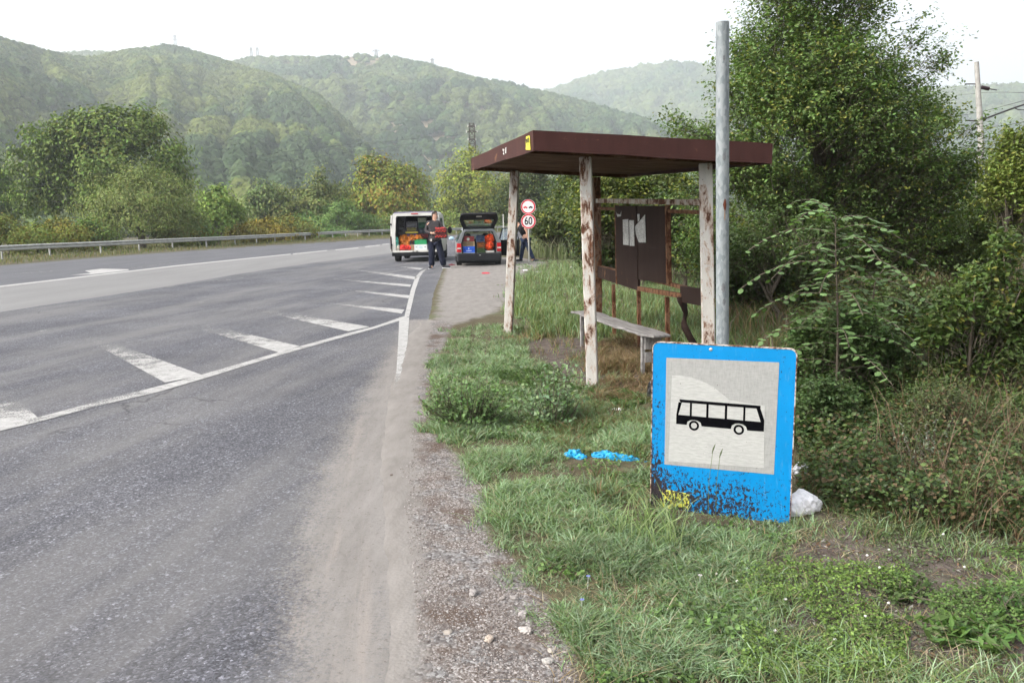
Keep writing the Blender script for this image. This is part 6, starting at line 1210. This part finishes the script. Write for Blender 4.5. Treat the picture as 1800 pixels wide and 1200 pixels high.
lawn('short_lawn_grass', 'short pale dewy grass along the gravel edge', [(752, 735), (762, 650), (795, 588), (865, 556), (925, 595), (935, 640), (1020, 700), (1150, 730), (1150, 830), (1000, 800), (880, 775), (790, 775)], 52000, .075, .0075, PALEG, 1, .9, rmin=4.5, rmax=12)
lawn('foreground_grass', 'long pale green grass filling the lower middle', [(825, 830), (795, 775), (880, 765), (1000, 775), (1150, 850), (1155, 900), (1420, 925), (1330, 1000), (1360, 1210), (1020, 1210), (1000, 1140), (960, 1040), (910, 985), (862, 930), (848, 880)], 44000, .07, .006, PALEG+GRN[:1], 2, 1.15, rmin=2.3, rmax=6.5, edge=9, thin=.39)
lawn('foreground_grass', 'fringe of sparse grass runners over the gravel edge', [(800, 800), (770, 770), (850, 800), (900, 950), (1010, 1080), (1040, 1210), (1000, 1210), (940, 1090), (860, 1000), (820, 900)], 3200, .07, .004, PALEG, 22, 1.4, rmin=2.3, rmax=6.5, edge=12, thin=.5)
lawn('mixed_grass', 'mixed green and brown grass left of the bus stop sign', [(880, 775), (1000, 700), (1145, 700), (1150, 900), (1060, 880), (1000, 800)], 22000, .09, .0058, GRN+DRY[:2]+PALEG[:3], 3, .9, rmin=3.8, rmax=8, thin=.36)
lawn('meadow_grass', 'green grass beyond the shelter and along the lay-by', [(893, 548), (905, 500), (960, 468), (1040, 450), (1250, 445), (1420, 500), (1420, 620), (1240, 650), (1180, 600), (1040, 600), (925, 596)], 60000, .20, .011, GRN+PALEG[:2], 4, .5, seg=2, rmin=7, rmax=30)
lawn('short_lawn_grass', 'low trodden pale grass beside the dirt lay-by', [(900, 530), (905, 470), (960, 455), (1040, 462), (1035, 500), (960, 520), (925, 560)], 20000, .05, .02, PALEG, 5, .9, seg=2, rmin=9, rmax=32)
lawn('tall_pale_grass', 'tall pale seed-headed grass behind the traffic signs', [(935, 452), (930, 428), (960, 412), (1040, 415), (1045, 448), (990, 458)], 9000, .75, .03, [(.15, .18, .09), (.12, .15, .06), (.2, .2, .12), (.1, .13, .05)], 6, .25, seg=2, rmin=17, rmax=60, edge=5)
lawn('dry_grass', 'dry brown grass and straw under the shelter', [(1050, 585), (1160, 600), (1180, 700), (1060, 712), (1040, 660), (1045, 620)], 22000, .14, .006, DRY, 7, 1.0, rmin=5, rmax=12)
lawn('dry_grass', 'dry brown tufts around the left shelter post', [(880, 600), (900, 580), (1000, 590), (1040, 600), (1050, 650), (1000, 640), (960, 625), (930, 610)], 5500, .10, .006, DRY+GRN[:2], 8, .9, rmin=6, rmax=13, thin=.46)
lawn('short_lawn_grass', 'thin grass on the bare soil in front of the shelter', [(870, 600), (1040, 620), (1150, 700), (1150, 720), (1020, 700), (940, 640)], 5000, .06, .005, PALEG+DRY[:2], 9, .9, rmin=5, rmax=12, thin=.48)
lawn('right_grass', 'patchy grass on dark soil right of the sign', [(1330, 940), (1420, 900), (1600, 880), (1900, 900), (1900, 1300), (1340, 1300), (1330, 1010)], 11000, .075, .005, GRN+PALEG, 10, 1.1, rmin=2.3, rmax=6, thin=.52, edge=20)
lawn('right_grass', 'grass tufts along the foot of the thicket', [(1400, 800), (1560, 780), (1800, 830), (1900, 980), (1700, 990), (1400, 910)], 4500, .12, .0052, [tuple(q*.6 for q in c_) for c_ in GRN+PALEG[:1]+DRY[:2]], 11, .8, rmin=3, rmax=8, thin=.44)
lawn('dry_brush', 'dry reddish brown stalks in the thicket', [(1500, 700), (1900, 660), (2500, 700), (2500, 1000), (1640, 960), (1540, 880)], 3400, .52, .0036, [(.13, .08, .05), (.095, .06, .038), (.17, .115, .075), (.07, .045, .03), (.1, .12, .05)], 12, .55, rmin=3.6, rmax=8, cat='brush')
lawn('meadow_weeds', 'dry pinkish brown and green meadow right of the thicket', [(1230, 500), (1500, 470), (2700, 450), (2700, 700), (1400, 720), (1300, 640)], 62000, .42, .014, DRY[:3]+GRN[:4]+[(.2, .15, .12)], 13, .4, seg=2, rmin=6.5, rmax=30, cat='meadow')
lawn('field_grass', 'distant field grass behind the thicket', [(1040, 440), (1100, 405), (2800, 385), (2800, 470), (1230, 480)], 34000, .5, .07, DRY[:3]+GRN, 14, .4, seg=2, rmin=20, rmax=90, cat='meadow')
lawn('sign_foot_grass', 'long grass blades crossing the lower edge of the blue sign', [(1130, 900), (1150, 885), (1400, 925), (1400, 960), (1250, 960), (1150, 940)], 1300, .11, .005, PALEG+GRN[:2], 15, .8, rmin=3.2, rmax=4.6, edge=3)
lawn('sign_side_grass', 'tall loose grass at the left edge of the sign', [(1060, 960), (1090, 920), (1190, 925), (1190, 980)], 130, .2, .005, [(.16, .22, .08), (.2, .25, .11)], 16, .9, rmin=3.2, rmax=5, edge=4)
def cover(name, lb, poly, n, leaf, h, cols, seed, rmin, rmax, asp=.7, thin=.42, edge=12):
    rng = rg(seed); X = pxsample(poly, n, rmin, rmax, seed, edge); k = fbm(X[:, 0]*4, X[:, 1]*4, seed+2, 3) > thin; X = X[k]; hn_ = fbm(X[:, 0]*5, X[:, 1]*5, seed+3, 3); z = ground_z(X[:, 0], X[:, 1])+.005+h*hn_*rng.random(len(X)); P = np.concatenate([X, z[:, None]], 1); N = rng.normal(size=P.shape)*.5+np.array([0, 0, 1])
    cc = np.array(cols)[rng.integers(0, len(cols), len(X))]*(.7+.6*rng.random((len(X), 1))); g = Geo(); leafquads(g, P, N, leaf, cc, rng, asp, .15); setp(g.build(name, M_LEAF), lb, 'ground cover', None, 'stuff')
cover('low_ground_cover', 'low bright green leafy cover at the bottom right', [(1300, 1010), (1480, 1000), (1600, 1010), (1580, 1210), (1290, 1210)], 13000, .012, .08, [(.12, .2, .035), (.17, .25, .06), (.08, .13, .03)], 31, 2.2, 4, thin=.44)
cover('low_ground_cover', 'green leafy cover near the right edge', [(1560, 1000), (1800, 960), (1850, 1120), (1640, 1120)], 7000, .013, .08, [(.09, .16, .04), (.12, .19, .05)], 32, 2.4, 4.5, thin=.5)
cover('low_ground_cover', 'dark green creeping cover beside the front shelter post', [(850, 650), (900, 635), (960, 650), (1030, 690), (1130, 700), (1120, 720), (1000, 700), (880, 685)], 14000, .018, .09, [(.05, .09, .02), (.07, .12, .025)], 33, 5.5, 9, thin=.3)
cover('low_ground_cover', 'scattered small weeds on the soil right of the sign', [(1380, 930), (1600, 900), (1750, 950), (1600, 1010), (1380, 1010)], 3500, .014, .05, [(.08, .12, .04), (.12, .15, .08)], 34, 2.6, 5, thin=.5)
cover('fallen_leaves', 'scattered dry leaves and twig bits on the dark soil', [(1330, 920), (1850, 900), (1850, 1200), (1330, 1200)], 1500, .022, .012, [(.16, .09, .05), (.1, .06, .04), (.22, .16, .11), (.3, .28, .26)], 35, 2.3, 5, asp=.5, thin=.3)
cover('low_ground_cover', 'broken leafy undergrowth beneath the thicket', [(1400, 560), (1900, 540), (1900, 860), (1400, 820)], 26000, .03, .45, [(.05, .08, .022), (.08, .11, .03), (.035, .055, .018)], 36, 4.5, 14, thin=.4)

cover('low_ground_cover', 'tangled dark weeds along the foot of the thicket right of the sign', [(1395, 770), (1560, 760), (1800, 800), (1900, 960), (1700, 945), (1560, 925), (1450, 895), (1395, 875)], 30000, .028, .42, [(.065, .11, .034), (.1, .145, .045), (.045, .07, .025), (.14, .1, .055)], 37, 3.2, 6.5, thin=.3)
lawn('dead_stalks', 'matted dead straw and stalks in the foreground', [(830, 800), (1150, 780), (1800, 900), (1900, 1300), (1000, 1300), (900, 980)], 3400, .06, .0035, [(.26, .2, .12), (.2, .14, .08), (.3, .26, .18)], 41, 2.2, seg=3, rmin=2.3, rmax=6, clump=0)
cover('lawn_weeds', 'scattered broad-leaved weeds among the foreground grass', [(860, 820), (1140, 800), (1150, 900), (1400, 950), (1300, 1210), (1030, 1210), (940, 1020)], 6200, .024, .07, [(.09, .16, .04), (.13, .21, .06), (.07, .12, .035)], 42, 2.3, 6, thin=.52)
cover('lawn_weeds', 'low leafy weeds around the two bushy weeds', [(750, 760), (765, 680), (850, 640), (1040, 700), (1060, 770), (900, 775)], 7000, .024, .12, [(.1, .17, .05), (.14, .22, .08), (.08, .13, .04)], 44, 5, 9, thin=.46)
cover('low_ground_cover', 'dark weeds and litter bits on the brown soil at lower right', [(1340, 930), (1850, 890), (1900, 1300), (1500, 1300), (1330, 1060)], 6500, .014, .04, [(.06, .09, .03), (.1, .08, .05), (.05, .04, .03), (.13, .15, .1)], 43, 2.3, 5, thin=.36, asp=.4)
rng = rg(88)
for i in range(16):
    px, py = 1230+rng.random()*480, 960+rng.random()*190; p = gp(px, py); g = Geo(); lump(g, (0, 0, 0), (.006, .005, .005), rg(i), 2, .1); o = g.build('snail_shell', M_WH); o.location = (p[0], p[1], float(ground_z(p[:1], p[1:2])[0])+.035+.01*rng.random()); setp(o, 'tiny white snail shell among the weeds right of the sign', 'snail shell', 'tiny white snail shells')
# pebbles and stones
rng = rg(55); X = pxsample([(715, 800), (765, 700), (800, 780), (830, 850), (850, 940), (950, 1050), (1015, 1210), (740, 1210), (712, 1000)], 15000, 2.4, 9, 77, 8); k = fbm(X[:, 0]*6, X[:, 1]*6, 3, 3)+.2*rng.random(len(X)) > .48; X = X[k]; n = len(X); v, f = ICO1
s = .0022+.0055*rng.random(n)**4; jit = 1+.35*(rng.random((n, len(v), 1))-.5); W = v[None]*jit*s[:, None, None]*np.array([1, .85, .6]); a_ = rng.random(n)*6.28; ca, sa = np.cos(a_)[:, None], np.sin(a_)[:, None]
W = np.stack([W[..., 0]*ca-W[..., 1]*sa, W[..., 0]*sa+W[..., 1]*ca, W[..., 2]], -1)+np.concatenate([X, (ground_z(X[:, 0], X[:, 1])*(sdist(X[:, 0], X[:, 1], ROADP) < 0)+.006*(sdist(X[:, 0], X[:, 1], ROADP) >= 0))[:, None]], 1)[:, None]
cc = np.repeat(np.array([(.2, .18, .17), (.12, .1, .09), (.28, .26, .25), (.09, .075, .07), (.17, .15, .14)])[rng.integers(0, 5, n)], len(v), axis=0)
g = Geo(); g.add(W.reshape(-1, 3), (f[None]+(np.arange(n)*len(v))[:, None, None]).reshape(-1, 3), cc); setp(g.build('gravel', M_MATTE), 'loose gravel along the edge of the asphalt', 'gravel', None, 'stuff')
STN = [(787, 1118, .02, 'small pale stone lying on the gravel nearest the asphalt', (.28, .25, .22)), (860, 1131, .028, 'upright pointed pale brown stone on the gravel', (.36, .3, .25)), (925, 1116, .032, 'large pale stone near the edge of the foreground grass', (.34, .31, .29)), (919, 1086, .026, 'flat pale stone above the large one', (.32, .29, .28)),
       (969, 1151, .02, 'rounded stone right of the pointed stone, close to grass', (.3, .27, .24)), (962, 1169, .025, 'lowest pale stone near the bottom of the photo', (.33, .31, .29)), (832, 1049, .03, 'wide flat stone beside a grass runner', (.25, .23, .22)), (904, 1058, .022, 'grey stone right of the wide flat one', (.22, .2, .19)), (883, 1057, .018, 'small stone between the wide flat one and the grey one', (.27, .24, .22)), (813, 769, .035, 'pale stone at the foot of the broad bushy weed', (.32, .31, .29)), (688, 838, .012, 'tiny stone lying alone on the dusty track', (.14, .11, .1))]
for i, (px, py, r, lb, c_) in enumerate(STN):
    p = gp(px, py); g = Geo(); lump(g, (0, 0, 0), (r*.85, r*.6, r*.4), rg(i+9), 3, .42, c_, fr=2.4); o = g.build('stone', M_MATTE); o.location = (p[0], p[1], max(.006, float(ground_z(p[:1], p[1:2])[0]))+r*.25); o.rotation_euler = (0, 0, i*1.3); setp(o, lb, 'stone', 'loose stones on the gravel')
# litter
def crumple(name, lb, cat, pts, m, seed, rs, amp=.3, seg=3):
    rng = rg(seed); o_ = gp(*pts[0][:2]); g = Geo()
    for q in pts:
        p = gp(*q[:2])-o_; r_ = q[2]; lump(g, p+V(0, 0, r_*rs[2]*.8+.0), np.array(rs)*r_, rng, max(seg, 3), amp*1.3, fr=4.5)
    o = g.build(name, m); o.location = (o_[0], o_[1], .0); return setp(o, lb, cat)
M_BLUP = plain('blue_plastic', (.01, .25, .48), .5, .25, 30, 0, .4, .6, 30); M_WPL = plain('white_plastic', (.78, .76, .78), .5, .15, 20, 0, .4, .5, 40); M_FOIL = plain('crumpled_foil', (.35, .36, .38), .35, .3, 40, .4, .5, .8, 60)
crumple('blue_plastic_bag', 'crumpled bright blue plastic lying in the grass left of the sign', 'plastic bag', [(1008, 806, .055), (1022, 809, .04), (1048, 805, .035), (1062, 806, .05), (1078, 810, .05), (1094, 812, .045), (1108, 813, .04), (1118, 812, .025), (1137, 816, .02)], M_BLUP, 3, (.95, .6, .62), .42)
crumple('white_plastic_bag', 'white plastic bag lying behind the right foot of the sign', 'plastic bag', [(1410, 904, .075), (1395, 908, .06), (1428, 900, .05)], M_WPL, 4, (1.0, .8, .95), .25)
crumple('crumpled_foil', 'crumpled shiny foil half hidden behind the right edge of the sign', 'foil', [(1406, 842, .05), (1412, 836, .04)], M_FOIL, 5, (.8, .7, 1.1), .35)
M_REDL = plain('red_litter', (.4, .03, .05), .5); M_BLKB = plain('black_bin_bag', (.012, .012, .014), .3, .3, 20, 0, .5, .7, 30)
crumple('black_plastic_bag', 'small black plastic bag left of the sign, by the dry grass', 'plastic bag', [(1146, 706, .07)], M_BLKB, 6, (.6, .7, 1.5), .3)
LT = [(853, 482, .11, M_REDL, 'red scrap of litter on the dirt lay-by'), (794, 466.5, .1, plain('dark_red_litter', (.13, .02, .03), .6), 'dark red scrap beside the feet of the man with crates'), (923, 476, .07, M_WPL, 'white scrap beside the shelter front post, far side'), (948, 479, .08, M_FOIL, 'bluish scrap of plastic on the trodden grass'), (974, 470, .08, M_WPL, 'white scrap on the grass left of the tall post'), (1086, 722, .045, M_WPL, 'torn food wrapper on the bare soil by the front post'),
      (960, 587.5, .045, M_WPL, 'white paper scrap between the left post and the bench'), (967, 588.5, .035, M_WPL, 'second tiny white scrap between the left post and the bench'), (1636, 975, .03, M_WPL, 'flat strip of white litter below the dry brush'), (1505, 575, .09, M_WPL, 'white litter caught in the locust sapling foot'), (1004, 471, .06, M_WPL, 'white scrap just left of the tall front post'), (1484, 998, .012, M_WPL, 'tiny white scrap on the soil right of the sign')]
for i, (px, py, r, m, lb) in enumerate(LT): crumple('litter', lb, 'litter', [(px, py, r), (px+3, py, r*.7)], m, 30+i, (1, .7, .3), .35, 2)
M_FLOW = plain('pale_petals', (.5, .45, .45), .6); M_CHI = plain('blue_petals', (.15, .17, .5), .6)
for i, (px, py, h, m, lb) in enumerate([(1229, 1017, .09, M_FLOW, 'single pale daisy in the foreground grass'), (1033, 1010, .07, M_CHI, 'tiny blue flower in the foreground grass, upper one'), (1022, 1053, .07, M_CHI, 'tiny blue flower in the foreground grass, lower one')]):
    p = gp(px, py+30); t_ = thing('flower', lb, 'flower', tuple(p)); g = Geo(); tube(g, [V(0, 0, 0), V(.003, 0, h)], .0012, 4); g.build('stem', M_LEAF, t_); g = Geo()
    for a_ in np.linspace(0, 6.28, 9)[:-1]: plate(g, [V(.003+.002*math.cos(a_), .002*math.sin(a_), h), V(.003+.009*math.cos(a_-.25), .009*math.sin(a_-.25), h+.002), V(.003+.009*math.cos(a_+.25), .009*math.sin(a_+.25), h+.002)], (0, 0, 1), .0006)
    g.build('petals', m, t_)
# seed heads rising in front of the sign
for i, (px, y0, y1) in enumerate([(1253, 905, 792), (1266, 905, 800)]):
    Yq = 4.0-.0*i; t0 = at(px-8, y0, Yq); t1 = at(px, y1, Yq); t0[2] = 0; q_ = thing('grass_stalk', ['grass stalk with seed head before the sign, left of the pair', 'grass stalk with seed head before the sign, right of the pair'][i], 'grass stalk', tuple(t0)); d = t1-t0; g = Geo(); tube(g, [V(0, 0, 0), d*.6+V(-.01, 0, 0), d], .0011, 4, (.11, .15, .05)); g.build('stem', M_GRASS, q_); g = Geo(); tube(g, [d-V(.004, 0, .012), d+V(.003, 0, .012), d+V(.012, 0, .035)], [.001, .0045, .001], 6, (.1, .12, .06)); g.build('seed_head', M_GRASS, q_)
# ================================================================== HAZE
g = Geo(); box(g, (0, 1400, 345), (7000, 6600, 740)); hz = g.build('haze', None or bpy.data.materials.new('haze_air'), color=False); setp(hz, 'pale morning haze in the valley', None, None, 'stuff')
hm = hz.data.materials[0]; hm.use_nodes = True; t = hm.node_tree; t.nodes.clear(); pv = t.nodes.new('ShaderNodeVolumePrincipled'); ho = t.nodes.new('ShaderNodeOutputMaterial')
pv.inputs['Color'].default_value = (.88, .94, 1, 1); pv.inputs['Density'].default_value = .00039; pv.inputs['Anisotropy'].default_value = .3
t.links.new(pv.outputs[0], ho.inputs['Volume'])
